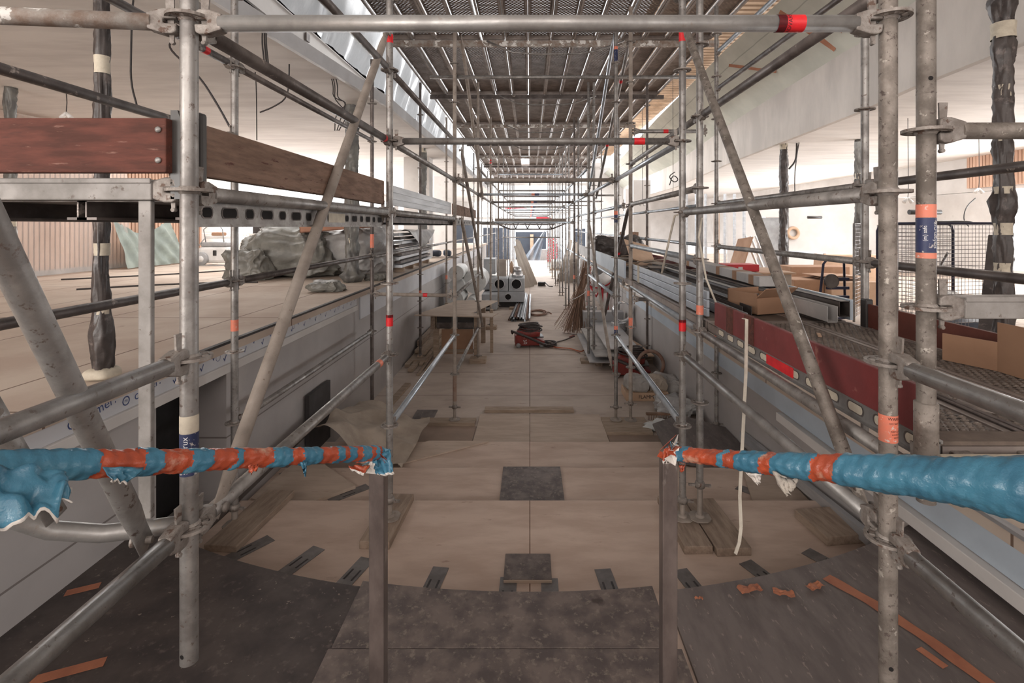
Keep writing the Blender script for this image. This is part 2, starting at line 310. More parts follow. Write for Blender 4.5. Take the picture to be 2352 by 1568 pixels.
def struct(name, mb, mats, **k):
    par = k.get('parent'); o = mb.build(name, mats, **k)
    if par is None: o['kind'] = 'structure'
    return o
def copy_tree(o, parent=None):
    c = o.copy(); C.objects.link(c); c.parent = parent
    for ch in list(KIDS(o)): copy_tree(ch, c)
    return c
def KIDS(o): return [x for x in o.children]
def text2d(s, size):
    cu = bpy.data.curves.new('t', 'FONT'); cu.body = s; cu.size = size; cu.align_x = 'CENTER'; cu.align_y = 'CENTER'; cu.resolution_u = 3
    ob = bpy.data.objects.new('t', cu); C.objects.link(ob); dg = bpy.context.evaluated_depsgraph_get()
    me = bpy.data.meshes.new_from_object(ob.evaluated_get(dg))
    r = ([v.co.copy() for v in me.vertices], [tuple(p.vertices) for p in me.polygons])
    bpy.data.objects.remove(ob); bpy.data.curves.remove(cu); bpy.data.meshes.remove(me)
    return r
def decal(s, size, X, mat, parent, name='lettering'):
    vs, fs = text2d(s, size); b = MB(); b.add(vs, fs, 0, False, X); return b.build(name, mat, parent)
# ------------------------------------------------------------------ the building itself
def B(): return MB()
struct('floor', B().box(-2.3, 2.28, 5.62, 27, -2.64, -2.54), 'ply_floor', origin=(0, 0, 0))
struct('floor', B().box(-9, 12.4, 27.001, 40, -2.64, -2.54), 'ply_floor', origin=(0, 0, 0))
struct('wall_far_west', B().box(-8.9, -2.6, 26.9, 27, -2.54, -.96), 'plaster', origin=(0, 0, 0))
struct('wall_far_east', B().box(2.6, 12.4, 26.9, 27, -2.54, -1.51), 'plaster', origin=(0, 0, 0))
struct('floor', B().box(-2.3, 2.28, 2.0, 3.93, -2.64, -2.10), 'ply', origin=(0, 0, 0), bevel=.004)
struct('floor', B().box(-2.3, 2.28, 3.931, 4.74, -2.64, -2.23), 'ply', origin=(0, 0, 0), bevel=.004)
struct('floor', B().box(-2.3, 2.28, 4.741, 5.619, -2.64, -2.36), 'ply', origin=(0, 0, 0), bevel=.004)
# curved edge of the upper platform
AC, AR = 7.03, 4.56
def arc(x): return AC - math.sqrt(max(.01, AR * AR - x * x))
def platform(x0, x1, z, mat, name='floor', dy=0, th=.04):
    n = 24; b = MB(); poly = [(x0 + (x1 - x0) * i / n, arc(x0 + (x1 - x0) * i / n) + dy) for i in range(n + 1)]
    poly = [(x1, -1.4), ] + poly[::-1] + [(x0, -1.4)]
    b.prism(poly[::-1], z - th, z)
    return struct(name, b, mat, origin=(0, 0, 0))
platform(-2.3, 2.28, -1.80, 'ply', th=.22)
for args, lab in (((-2.3, -.80, -1.782, 'phen'), 'dark stained film-faced plywood covering the curved platform beside the white wall'),
                  ((.66, 2.28, -1.782, 'phen3'), 'scuffed grey plywood covering the platform under the orange tape strips')):
    n = 16; b = MB(); x0, x1, z, mt = args
    poly = [(x0 + (x1 - x0) * i / n, arc(x0 + (x1 - x0) * i / n) - .012) for i in range(n + 1)] + [(x1, -1.4), (x0, -1.4)]
    b.prism(poly, z - .017, z); tag(b.build('plywood_cover', mt, origin=(0, 0, -1.80)), lab, 'plywood sheet', 'plywood covers on the platform')
b = MB(); rr = random.Random(3)
for k, (ya, yb) in enumerate(((2.14, 9), (1.90, 2.135), (1.4, 1.895), (.6, 1.395))):
    n = 16; x0, x1 = (-.83, .60) if k == 0 else (-.83 - rr.random() * .05, .58 + rr.random() * .1)
    top = [(x0 + (x1 - x0) * i / n, (arc(x0 + (x1 - x0) * i / n) + .0) if k == 0 else yb) for i in range(n + 1)]
    bb = MB(); bb.prism([(x0, ya), (x1, ya)] + top[::-1], -1.781, -1.760)
    tag(bb.build('plywood_strip', 'phen2', origin=(0, (ya + min(yb, 2.5)) / 2, -1.781), bevel=.002), ['mottled dark plywood strip with the curved far edge between the two rail posts', 'narrow mottled plywood strip next behind the curved edge strip', 'wide mottled plywood strip with a brown stain near the second rail post', 'mottled plywood strip closest to the stairs, cut by the lower picture edge'][k], 'plywood sheet', 'plywood strips between the rail posts')
# side walls of the sunken hall
w = MB()
w.box(-2.6, -2.30, -1.4, 3.15, -2.54, -.89); w.box(-2.6, -2.30, 3.88, 27, -2.54, -.89); w.box(-2.6, -2.30, 3.15, 3.88, -1.10, -.89); w.box(-2.6, -2.30, 3.15, 3.88, -2.54, -2.08)
struct('wall_west', w, 'wallpanel', origin=(0, 0, 0))
struct('trim_1', B().box(-3.0, -2.601, 3.0, 4.0, -2.3, -1.0), 'black', origin=(0, 0, 0))  # black box paints the dark inside the wall opening
struct('floor', B().box(-8.9, -2.28, -1.4, 27, -.95, -.87), 'ply_deck', origin=(0, 0, 0))
e = MB(); e.box(-2.31, -2.272, .2, 20, -.885, -.866); struct('trim_2', e, 'near_black', origin=(0, 0, 0))
f = struct('trim_3', B().box(-2.3, -2.284, .9, 6.75, -1.035, -.888), 'film_grey', origin=(0, 0, 0))
struct('trim_4', B().box(-2.3, -2.262, .2, 6.75, -1.10, -1.036), 'plaster', origin=(0, 0, 0), bevel=.004)
struct('trim_5', B().box(-2.3, -2.285, 6.9, 24, -1.25, -.888), 'film_grey', origin=(0, 0, 0))
WX = Matrix(((0, 0, 1, -2.2825), (1, 0, 0, 0), (0, 1, 0, 0), (0, 0, 0, 1)))     # text on the west wall reads towards +Y
pr = MB()
for k in range(26):
    y = 3.3 + k * .135; zc = -.965 + .02 * (k % 2 * 2 - 1)
    for (dy, dz, l, a) in ((0, 0, .05, 1.1), (-.018, -.006, .022, -1.0)):
        c, s_ = math.cos(a), math.sin(a); t = .004
        q = [(y + dy + c * l * u - s_ * t * v, zc + dz + s_ * l * u + c * t * v) for u, v in ((-.5, -1), (.5, -1), (.5, 1), (-.5, 1))]
        pr.add([(-2.2825, a_, b_) for a_, b_ in q], [(0, 1, 2, 3)], 0)
for k in range(3):
    y = (3.75, 4.95, 6.1)[k]
    for i in range(12):
        a0, a1 = i * math.pi / 6, (i + 1) * math.pi / 6
        pr.add([(-2.2825, y + math.cos(a) * r, -.96 + math.sin(a) * r) for a, r in ((a0, .028), (a1, .028), (a1, .024), (a0, .024))], [(0, 1, 2, 3)], 0)
pr.build('print_marks', 'blue_ink', f)
for y in (2.72, 3.06):
    R = WX @ Matrix.Translation((y, -.965, 0)) @ Matrix.Rotation(.18, 4, 'Z'); decal('comer.', .075, R, 'blue_ink', f)
    pr = MB()
    for i in range(14):
        a0, a1 = i * math.pi / 7, (i + 1) * math.pi / 7
        pr.add([(-2.2825, y - .165 + math.cos(a) * r, -.985 + math.sin(a) * r) for a, r in ((a0, .027), (a1, .027), (a1, .02), (a0, .02))], [(0, 1, 2, 3)], 0)
    decal('m', .03, WX @ Matrix.Translation((y - .165, -.983, 0)), 'blue_ink', f)
    pr.build('logo_ring', 'blue_ink', f)
w = MB(); w.box(2.28, 2.6, -1.4, 27, -2.54, -1.44)
struct('wall_east', w, 'wallpanel', origin=(0, 0, 0))
struct('floor', B().box(2.26, 14, -1.4, 27, -1.5, -1.42), 'ply_deck', origin=(0, 0, 0))
struct('trim_6', B().box(2.262, 2.28, 1.2, 12, -1.66, -1.43), 'film', origin=(0, 0, 0))
struct('trim_7', B().box(2.245, 2.29, 1.2, 20, -1.432, -1.412), 'alu', origin=(0, 0, 0))
struct('trim_8', B().box(2.21, 2.28, 1.2, 4.6, -1.74, -1.665), 'plaster', origin=(0, 0, 0), bevel=.005)
v = MB()
for i in range(6):
    y = 1.35 + i * .26; v.box(2.272, 2.285, y, y + .17, -1.93, -1.80)
struct('trim_9', v, 'near_black', origin=(0, 0, 0), bevel=.0)  # dark boxes on the wall paint the shade of recessed openings
# outer halls
fl = MB(); n = 150
for i in range(n):
    y = -1.4 + i * .1; fl.box(-8.78, -8.70, y, y + .07, -.87, 1.9)
fl.box(-8.9, -8.78, -1.4, 13.7, -.87, 1.9)
struct('wall_fluted', fl, 'flute', origin=(0, 0, 0))
wl = MB(); wl.box(-9.1, -8.9, -1.4, 13.59, -.95, 1.9)
for y0, y1 in ((13.6, 14.4), (17.4, 18.0), (21.6, 22.4), (26.5, 27.2), (33, 34)): wl.box(-9.08, -8.73, y0, y1, -.19, 1.44)
wl.box(-9.1, -8.72, 13.6, 40, -.87, -.2); wl.box(-9.1, -8.72, 13.6, 40, 1.45, 1.9)
struct('wall_outer_west', wl, 'plaster', origin=(0, 0, 0))
struct('baseboard_west', B().box(-8.70, -8.62, -1.4, 30, -.87, -.78), 'greyp', origin=(0, 0, 0))
er = MB(); er.box(12.2, 12.4, -1.4, 5.5, -1.42, 1.9)
for y0, y1 in ((5.5, 7.4), (10.2, 11.2), (13.4, 16.6), (19.4, 20.6), (24.5, 26.5), (31, 40)): er.box(12.21, 12.39, y0, y1, -1.09, .94)
er.box(12.2, 12.4, 5.51, 40, -1.42, -1.1); er.box(12.2, 12.4, 5.51, 40, .95, 1.9)
struct('wall_outer_east', er, 'plaster', origin=(0, 0, 0))
fw = MB()
for i in range(90): y = 5.2 + i * .1; fw.box(12.10, 12.19, y, y + .08, 1.05, 1.9)
struct('trim_10', fw, 'flute', origin=(0, 0, 0))
# partition at the end of the east side room: white boards, doorway, metal studs
pw = MB()
pw.box(6.2, 7.1, 16.0, 16.1, -1.42, .9); pw.box(8.1, 12.2, 16.0, 16.1, -1.42, .9); pw.box(7.1, 8.1, 16.0, 16.1, .3, .9)
struct('wall_partition', pw, 'plaster', origin=(0, 0, 0))
struct('door_1', B().box(7.12, 8.08, 16.2, 16.25, -1.42, .28), 'greyp', origin=(0, 0, 0))
# ceilings of the side halls, cut back around the void
LE = [(-3.2, -1.4), (-2.69, 4.3), (-2.27, 8.2), (-2.2, 14), (-2.2, 40)]
c = MB(); c.prism([(-9.1, -1.4)] + LE + [(-9.1, 40)], 1.9, 2.02); struct('ceiling_west', c, 'ceil', origin=(0, 0, 0))
RE = [(4.95, -1.4), (5.02, 4.0), (5.07, 5.26), (5.11, 5.7), (5.2, 6.98), (5.43, 8.46), (5.86, 14.5), (7.0, 24.8), (7.2, 40)]
c = MB(); c.prism(RE[::-1] + [(12.4, -1.4), (12.4, 40)][::1], 1.9, 2.02); struct('ceiling_east', c, 'ceil', origin=(0, 0, 0))
def band(name, poly, z0, z1, mat, dx=0, dx1=None, th=.05):
    b = MB(); dx1 = dx if dx1 is None else dx1
    for (xa, ya), (xb, yb) in zip(poly, poly[1:]):
        b.add([(xa + dx, ya, z0), (xb + dx, yb, z0), (xb + dx1, yb, z1), (xa + dx1, ya, z1), (xa + dx + th, ya, z0), (xb + dx + th, yb, z0), (xb + dx1 + th, yb, z1), (xa + dx1 + th, ya, z1)],
              [(0, 1, 2, 3), (7, 6, 5, 4), (0, 4, 5, 1), (3, 2, 6, 7)], 0)
    return struct(name, b, mat, origin=(0, 0, 0))
band('trim_11', LE, 1.885, 2.05, 'film_strip', .0)                                  # pale fascia along the west ceiling
BM = [(-2.84, 2.0), (-2.82, 8.4), (-2.74, 14), (-2.74, 40)]
band('trim_12', BM, 2.25, 2.50, 'plaster', 0, th=-.02)          # painted steel beam above the open cavity
bf = MB()
for (xa, ya), (xb, yb) in zip(BM, BM[1:]):
    for z in (2.25, 2.49): bf.add([(xa + .03, ya, z), (xb + .03, yb, z), (xb - .16, yb, z), (xa - .16, ya, z), (xa + .03, ya, z + .012), (xb + .03, yb, z + .012), (xb - .16, yb, z + .012), (xa - .16, ya, z + .012)], [(0, 3, 2, 1), (4, 5, 6, 7), (0, 1, 5, 4)], 0)
struct('trim_13', bf, 'plaster', origin=(0, 0, 0))
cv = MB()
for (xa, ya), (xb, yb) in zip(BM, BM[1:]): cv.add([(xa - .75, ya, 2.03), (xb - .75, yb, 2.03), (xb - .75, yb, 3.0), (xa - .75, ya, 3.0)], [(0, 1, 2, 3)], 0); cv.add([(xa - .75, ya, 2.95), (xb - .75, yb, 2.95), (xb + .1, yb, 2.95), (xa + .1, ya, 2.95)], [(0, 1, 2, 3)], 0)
struct('trim_14', cv, 'cavity_shade', origin=(0, 0, 0))  # dark planes paint the shade inside the open ceiling cavity
for k in range(9):
    y = 4.3 + k * .55; b = MB(); b.bar((-3.5, y, 2.12 + .04 * (k % 3)), (-2.86, y + .35 * (k % 2), 2.20 + .03 * (k % 2)), .05 + .02 * (k % 3), .04)
    tag(b.build('cavity_bracket', ('canvas', 'dprof', 'galv_dark')[k % 3]), '%s bracket inside the open ceiling cavity, counted from the stairs' % ['first', 'second', 'third', 'fourth', 'fifth', 'sixth', 'seventh', 'eighth', 'ninth'][k], 'bracket', 'brackets in the ceiling cavity')
for k, y in enumerate((6.4, 8.55, 8.7)):
    tag(MB().box(-2.815, -2.79, y, y + .10, 2.33, 2.43).build('wall_box', 'galv_dark'), ['small metal bracket on the face of the painted beam', 'first dark socket box on the face of the painted beam', 'second dark socket box on the face of the painted beam'][k], 'fitting')
# plastic sheeting hung above that beam
def hang(name, P, z0, z1, lean, amp, seed, mat, n=220):
    b = MB(); tot = P[-1][1] - P[0][1]
    def fn(u, v):
        y = P[0][1] + tot * u
        for (xa, ya), (xb, yb) in zip(P, P[1:]):
            if y <= yb + 1e-6: x = xa + (xb - xa) * (y - ya) / (yb - ya); break
        w_ = noise.noise(Vector((y * 3.1 + v * .8, v * 1.5, seed))) + .5 * noise.noise(Vector((y * 9 + v, v * 2, seed + 4)))
        return (x + lean * v + amp * w_ * (1.2 - .6 * v), y, z0 + (z1 - z0) * v)
    b.grid(fn, n, 10, 0); return b
pl = hang('sheet', [(-2.80, 2.6), (-2.78, 8.2), (-2.7, 14), (-2.7, 30)], 2.52, 4.2, .50, .07, 1, 'plastic')
tag(pl.build('plastic_sheeting', 'plastic'), 'rippled clear plastic sheeting hung above the painted steel beam beside the overhead decks', 'plastic sheeting')
band('wall_upstand', RE, 1.885, 3.02, 'fabric', -.02, th=.1)
UP = [(4.7, 1.4), (4.62, 6), (4.6, 12), (4.9, 20), (5.5, 30), (5.8, 40)]
def interp(P, y):
    for (xa, ya), (xb, yb) in zip(P, P[1:]):
        if y <= yb + 1e-6: return xa + (xb - xa) * (y - ya) / (yb - ya)
    return P[-1][0]
g = MB(); ys = [1.4 + i * (38.6 / 40) for i in range(41)]
for ya, yb in zip(ys, ys[1:]): g.add([(interp(RE, ya), ya, 3.0), (interp(RE, yb), yb, 3.0), (interp(UP, yb), yb, 4.15), (interp(UP, ya), ya, 4.15)], [(0, 1, 2, 3)], 0)
struct('wall_gallery', g, 'gboard', origin=(0, 0, 0))
for k, (y0, t0, y1, t1) in enumerate(((5.9, .95, 6.9, .1), (7.2, .6, 8.6, .25), (9.6, .9, 9.0, .1), (8.2, .95, 7.2, .2), (11, .3, 12.4, .8))):
    def q(y, t): return Vector((interp(RE, y) * (1 - t) + interp(UP, y) * t - .012, y, 3.0 + 1.15 * t))
    b = MB(); b.bar(q(y0, t0), q(y1, t1), .10, .008, up=(1, 0, 0)); 
    tag(b.build('tape_strip', 'rtape'), ['long rust tape falling steeply on the pale green boards', 'rust tape crossing the long steep one on the green boards', 'short upright rust tape on the green boards', 'rust tape slanting the other way across the green boards', 'farthest rust tape on the green boards'][k], 'tape', 'rust tapes on the pale green boards')
# slatted timber soffit over the east side of the void, unseen slab over the stairs shading the foreground, roof edges
sl = MB()
for i in range(120):
    y = 6.2 + i * .2; sl.box(2.3, 4.75, y, y + .09, 4.16, 4.24)
for x in (2.6, 3.5, 4.4): sl.box(x, x + .06, 6, 30, 4.24, 4.34)
struct('ceiling_slatted', sl, 'slatwood', origin=(0, 0, 0))
struct('roof', B().box(-9, 12.4, -4.5, 6.0, 4.6, 4.8), 'plaster', origin=(0, 0, 0))  # unseen, added in place of more deck to keep daylight off the foreground
struct('roof', B().box(-9, -2.3, 6.0, 40, 4.7, 4.8), 'plaster', origin=(0, 0, 0))
struct('roof', B().box(-2.3, 5.5, 37, 40, 4.6, 4.8), 'plaster', origin=(0, 0, 0))
struct('wall_south', B().box(-9.1, 12.4, -4.6, -4.5, -3, 4.6), 'plaster', origin=(0, 0, 0))
struct('wall_stair_west', B().box(-9.1, -9.0, -4.5, -1.4, -3, 4.6), 'plaster', origin=(0, 0, 0))
struct('wall_stair_east', B().box(12.2, 12.4, -4.5, -1.4, -3, 4.6), 'plaster', origin=(0, 0, 0))
struct('floor', B().box(-9, 12.2, -4.5, -1.4, -1.9, -1.80), 'phen', origin=(0, 0, 0))
# end wall: tall bright openings, dark navy panels below, a sloping white stair soffit
ew = MB()
for x0, x1 in ((-9, -4.4), (4.4, 12)): ew.box(x0, x1, 40, 40.3, -2.6, 4.6)
for z0, z1 in ((1.9, 2.0), (.55, .75), (3.2, 3.4)): ew.box(-4.4, 4.4, 40, 40.2, z0, z1)
for x in (-2.2, 0, 2.2): ew.box(x - .04, x + .04, 40, 40.2, .7, 4.6)
struct('wall_north', ew, 'plaster', origin=(0, 0, 0))
struct('window_1', B().box(-4.4, 4.4, 40.35, 40.36, -2.6, 4.6), mk('window_glass', (.9, .93, .95), None, 2, .1, alpha=.12, rand=0), origin=(0, 0, 0))
struct('trim_15', B().box(-9, 12.4, 39.4, 43, -2.7, -2.62), 'plaster', origin=(0, 0, 0))
for x0, x1, z1 in ((-6.4, -4.4, .3), (-3.6, -1.6, -.1), (-1.1, 1.25, -.42), (3.45, 4.3, -.15)):
    tag(B().box(x0, x1, 39.6, 39.7, -2.54, z1).build('wall_panel', 'navypanel'), {-6.4: 'navy panel at the far end, farthest out on the raised hall side', -3.6: 'second navy panel at the far end, behind the duct boxes line', -1.1: 'wide navy panel at the far end directly behind the clear sheets', 3.45: 'narrow navy panel at the far end behind the walkway side boards'}[x0], 'panel', 'navy panels at the far end')
tag(B().box(.02, .28, 39.4, 39.5, -2.54, -.6).build('timber_post', 'slatwood'), 'pale orange upright strip between the navy panels at the far end', 'post')
ss = MB(); ss.bar((-4.2, 36.5, 3.3), (3.8, 36.5, .2), 1.2, .9); struct('trim_16', ss, 'plaster', origin=(0, 0, 0))
# posters and a red lattice far away
for k, (x, z, w_, h_) in enumerate(((-1.9, 1.35, 3.2, .16), (.1, 1.42, 1.4, .16), (.5, .62, 3.0, .14))):
    tag(B().box(x, x + w_, 39.96, 40.0, z, z + h_).build('banner', 'redpaper'), ['long red banner strip high across the far windows', 'short red banner strip high at the far windows near the sloping soffit', 'red banner strip low across the far windows above the lattice platform'][k], 'banner')
b = MB()
for i in range(5):
    for j in range(9):
        cx, cz = 1.6 + (i - 2) * .17 * (1 - j * .05), -2.42 + j * .19
        b.path([(cx + .072 * math.cos(a), 36, cz + .072 * math.sin(a)) for a in [k * math.pi / 4 for k in range(8)]], .024, 5, 0, closed=True)
tag(b.build('lattice_barrier', 'redb'), 'red barrier netting with round holes standing between the clear sheets far away', 'barrier')
for sx, lab in ((-1, 'clear plastic sheet slanting down beside the navy panels at the far doorway'), (1, 'clear plastic sheet slanting down behind the stacked sacks at the far doorway')):
    b = MB()
    def fn(u, v, sx=sx): 
        x0 = 1.15; xx = x0 + sx * (1 - v) * (.45 + u * 1.3); return (xx, 37 + .15 * math.sin(u * 14), -2.5 + 2.35 * v)
    b.grid(fn, 30, 8, 0); tag(b.build('plastic_sheet', mk('grey_veil', (.30, .34, .40), (.24, .28, .33), 2, .3, alpha=.75, rand=0)), lab, 'plastic sheeting')
tag(B().box(.75, 1.45, 38.0, 38.6, -2.54, -1.7).build('white_cabinet', 'whitep', bevel=.03), 'white cabinet seen through the gap in the far plastic sheets', 'cabinet')
# ------------------------------------------------------------------ scaffold components
RT = .02415
def rosette(b, z, seg=16, m=0):
    R0, R1, R2, R3 = RT, .034, .050, .0615; t = .0045; n = 8
    for (ra, rb) in ((R0, R1), (R2, R3)):
        b.lathe([(ra, z - t), (rb, z - t), (rb, z + t), (ra, z + t), (ra, z - t)], 24 if seg > 12 else 16, m, None, False)
    for k in range(n):
        X = Matrix.Rotation(2 * math.pi * k / n + .39, 4, 'Z'); b.box(R1 - .002, R2 + .002, -.006, .006, z - t, z + t, m, X)
    b.lathe([(RT + .001, z - .012), (RT + .006, z - t), (RT + .006, z + t), (RT + .001, z + .012)], 16, m)
def standard(x, y, z0, z1, ros, label, group=None, mat='galv', lod=0, stickers=(), jack=None, joints=(), holes=(), cast=None, name='scaffold_standard'):
    """upright tube with rosettes; stickers = (z0, z1, material); jack = z of its base plate"""
    base = jack if jack is not None else z0
    t = thing(name, label, 'scaffold pole', (x, y, base), group)
    seg = (28, 14, 8)[lod]
    b = MB(); b.path([(x, y, z0), (x, y, z1)], RT, seg, 0, caps=False)
    if lod == 0: b.path([(x, y, z0 + .0005), (x, y, z1)], RT - .0032, seg, 0, caps=False); b.lathe([(RT, z0), (RT - .0032, z0)], seg, 0, Matrix.Translation((x, y, 0)))
    for j in joints: b.lathe([(RT, j - .002), (RT + .0012, j), (RT, j + .002)], seg, 0, Matrix.Translation((x, y, 0)))
    tb = b.build('tube', mat, t)
    for hz, ang in holes:
        h = MB(); X = Matrix.Translation((x, y, hz)) @ Matrix.Rotation(ang, 4, 'Z') @ Matrix.Rotation(math.pi / 2, 4, 'Y'); h.lathe([(0, RT + .0004), (.0065, RT + .0002)], 14, 0, X, False); h.build('hole', 'black', tb)
    if lod < 2:
        for r in ros:
            b = MB(); b.lathe([(0, 0)], 3) if False else None; rosette(b, 0, 16 if lod == 0 else 10)
            key = ('ros', lod)
            if key in MESHES: o = bpy.data.objects.new('rosette', MESHES[key]); C.objects.link(o); o.parent = t; o.location = (0, 0, r - base); 
            else:
                b2 = MB(); b2.v = [p + Vector((x, y, base)) for p in b.v]; b2.f, b2.m, b2.s = b.f, b.m, b.s
                o = b2.build('rosette', cast or 'cast', t); MESHES[key] = o.data; o.location = (0, 0, r - base)
            o.rotation_euler = (0, 0, .0)
    else:
        for r in ros:
            b = MB(); b.lathe([(RT, r - .006), (.06, r - .006), (.06, r + .006), (RT, r + .006)], 10, 0, Matrix.Translation((x, y, 0)), False); b.build('rosette', 'cast', t)
    for (a, c, m) in stickers:
        s_ = MB(); s_.path([(x, y, a), (x, y, c)], RT + .0008, seg, 0, caps=False); s_.build('sticker', m, tb)
    if jack is not None:
        b = MB(); zz = base + .012; n = 60 if lod == 0 else 16; L = z0 - zz + .05
        prof = []
        for i in range(n): zc = zz + L * i / n; prof += [(.0175, zc), (.0195, zc + L / n * .5)]
        b.lathe(prof, 14 if lod == 0 else 8, 0, Matrix.Translation((x, y, 0))); b.build('spindle', 'galv_dusty', t)
        b = MB(); pts = []
        for k in range(4):
            for a in (-.35, 0, .35): aa = k * math.pi / 2 + math.pi / 4 + a; pts.append((x + .078 * math.cos(aa), y + .078 * math.sin(aa)))
        b.prism(pts, base, base + .008); b.lathe([(.034, base + .008), (.03, base + .02), (.0, base + .021)], 12, 0, Matrix.Translation((x, y, 0))); b.build('base_plate', 'galv_dusty', t)
        b = MB(); b.lathe([(.02, z0 - .045), (.033, z0 - .045), (.036, z0 - .02), (.029, z0 - .002), (.02, z0 - .002)], 12, 0, Matrix.Translation((x, y, 0)))
        b.bar((x - .075, y + .01, z0 - .03), (x + .075, y - .01, z0 - .03), .02, .014); b.build('collar_nut', 'cast', t)
    return t
MESHES = {}
HEADP = [(.104, .024), (.085, .030), (.062, .037), (.040, .037), (.028, .030), (.0255, .007), (.062, .007), (.062, -.007), (.0255, -.007), (.028, -.030), (.040, -.037), (.062, -.037), (.085, -.030), (.104, -.024)]
def head_mb(L, flip):
    b = MB(); X = Matrix.Identity(4)
    if flip: X = Matrix.Translation((L, 0, 0)) @ Matrix.Rotation(math.pi, 4, 'Z')
    Y = X @ Matrix.Rotation(math.pi / 2, 4, 'X')
    b.prism(HEADP, -.019, .019, 0, Y)
    return b, X
def ledger(p0, p1, label, group=None, mat='galv', lod=0, stickers=(), ushape=False, heads=(1, 1), name=None, ctr=True):
    """horizontal tube hooked to rosettes at both ends (p0, p1 are standard axes)"""
    p0 = Vector(p0); p1 = Vector(p1); L = round((p1 - p0).length, 3)
    t = thing(name or 'scaffold_ledger', label, 'scaffold tube', (0, 0, 0), group)
    seg = (24, 12, 8)[lod]; key = ('led', L, mat, lod, ushape, heads)
    a0 = .095 if heads[0] else 0; a1 = L - .095 if heads[1] else L
    if lod == 2: a0, a1 = .0, L
    def mesh_or(k, nm, fn, mt, par=t, bevel=0):
        if k in MESHES: o = bpy.data.objects.new(nm, MESHES[k]); C.objects.link(o); o.parent = par
        else: o = fn().build(nm, mt, par); MESHES[k] = o.data
        if bevel: bb = o.modifiers.new('bevel', 'BEVEL'); bb.width = bevel; bb.segments = 2; bb.limit_method = 'ANGLE'
        return o
    if ushape: tb = mesh_or(key, 'beam', lambda: MB().box(a0, a1, -.024, .024, -.030, .026).box(a0, a1, -.028, -.021, .018, .034).box(a0, a1, .021, .028, .018, .034), 'galv_flat', bevel=.004)
    else: tb = mesh_or(key, 'tube', lambda: MB().path([(a0, 0, 0), (a1, 0, 0)], RT - (.0 if lod < 2 else .001), seg), mat)
    if lod < 2:
        for q in (0, 1):
            if not heads[q]: continue
            h = mesh_or(('head', q, L), 'ledger_head', lambda: head_mb(L, q)[0], 'cast', bevel=.004 if lod == 0 else 0)
            def wedge():
                b, X = head_mb(L, q); b = MB(); b.add([(.040, -.003, -.062), (.050, -.003, -.062), (.062, -.003, .082), (.036, -.003, .082), (.040, .003, -.062), (.050, .003, -.062), (.062, .003, .082), (.036, .003, .082)],
                      [(0, 1, 2, 3), (7, 6, 5, 4), (0, 4, 5, 1), (1, 5, 6, 2), (2, 6, 7, 3), (3, 7, 4, 0)], 0, False, X)
                b.tube(X @ Vector((.045, -.007, -.058)), X @ Vector((.045, .007, -.058)), .006, 8); return b
            mesh_or(('wedge', q, L), 'wedge', wedge, 'cast', h)
    for (a, c, m) in stickers:
        s_ = MB(); s_.path([(a, 0, 0), (c, 0, 0)], RT + .0009, seg, 0, caps=False); s_.build('sticker', m, tb)
    X = frame(p0, p1); t.rotation_euler = X.to_euler(); t.location = p0
    return t
def brace(p0, p1, label, group=None, mat='galv_dirty', lod=0, r=RT, name='scaffold_brace', stickers=()):
    p0 = Vector(p0); p1 = Vector(p1); L = (p1 - p0).length; seg = (24, 12, 8)[lod]
    t = thing(name, label, 'scaffold brace', (0, 0, 0), group)
    b = MB(); n = 8; base = len(b.v)
    # the ends are pressed flat
    rings = [(0, .2), (.05, .25), (.11, .7), (.17, 1), (L - .17, 1), (L - .11, .7), (L - .05, .25), (L, .2)]
    vs = []; fs = []
    for (s_, k) in rings:
        for i in range(seg):
            a = 2 * math.pi * i / seg; vs.append((s_, r * k * math.cos(a), r * (1 + (1 - k) * .35) * math.sin(a)))
    for j in range(len(rings) - 1):
        for i in range(seg): fs.append((j * seg + i, j * seg + (i + 1) % seg, (j + 1) * seg + (i + 1) % seg, (j + 1) * seg + i))
    b.add(vs, fs, 0, True); b.add(vs[:seg], [tuple(range(seg))[::-1]]); b.add(vs[-seg:], [tuple(range(seg))])
    tb = b.build('tube', mat, t)
    if lod < 2:
        for s_ in (.03, L - .03):
            q = MB(); q.tube((s_, -.022, 0), (s_, .022, 0), .010, 10); q.lathe([(0, .022), (.016, .022), (.016, .03), (0, .03)], 10, 0, Matrix.Translation((s_, 0, 0)) @ Matrix.Rotation(-math.pi / 2, 4, 'X')); q.build('pin', 'cast', t)
    for (a, c, m) in stickers:
        s_ = MB(); s_.path([(a, 0, 0), (c, 0, 0)], r + .0009, seg, 0, caps=False); s_.build('sticker', m, tb)
    X = frame(p0, p1); t.rotation_euler = X.to_euler(); t.location = p0
    return t
def tubetext(s, size, std, x, y, zc, ang, mat, r=RT + .0013, vertical=True, base=0):
    """lettering wrapped round an upright tube; parent is the standard's root"""
    vs, fs = text2d(s, size); b = MB(); out = []
    for p in vs:
        u, v = (p.x, p.y) if vertical else (p.y, -p.x)
        # vertical: reading direction climbs the tube
        a = ang - v / r if vertical else ang + p.x / r
        z = zc + (u if vertical else p.y)
        out.append((x + r * math.cos(a), y + r * math.sin(a), z))
    b.add(out, fs, 0); return b.build('lettering', mat, std)
LV = [.6, .1, -.4, -.9, -1.4, -1.9]
def ros_between(z0, z1, off=.1): return [round(off + .5 * k, 3) for k in range(-5, 8) if z0 + .05 < off + .5 * k < z1]
FACE = -math.pi / 2
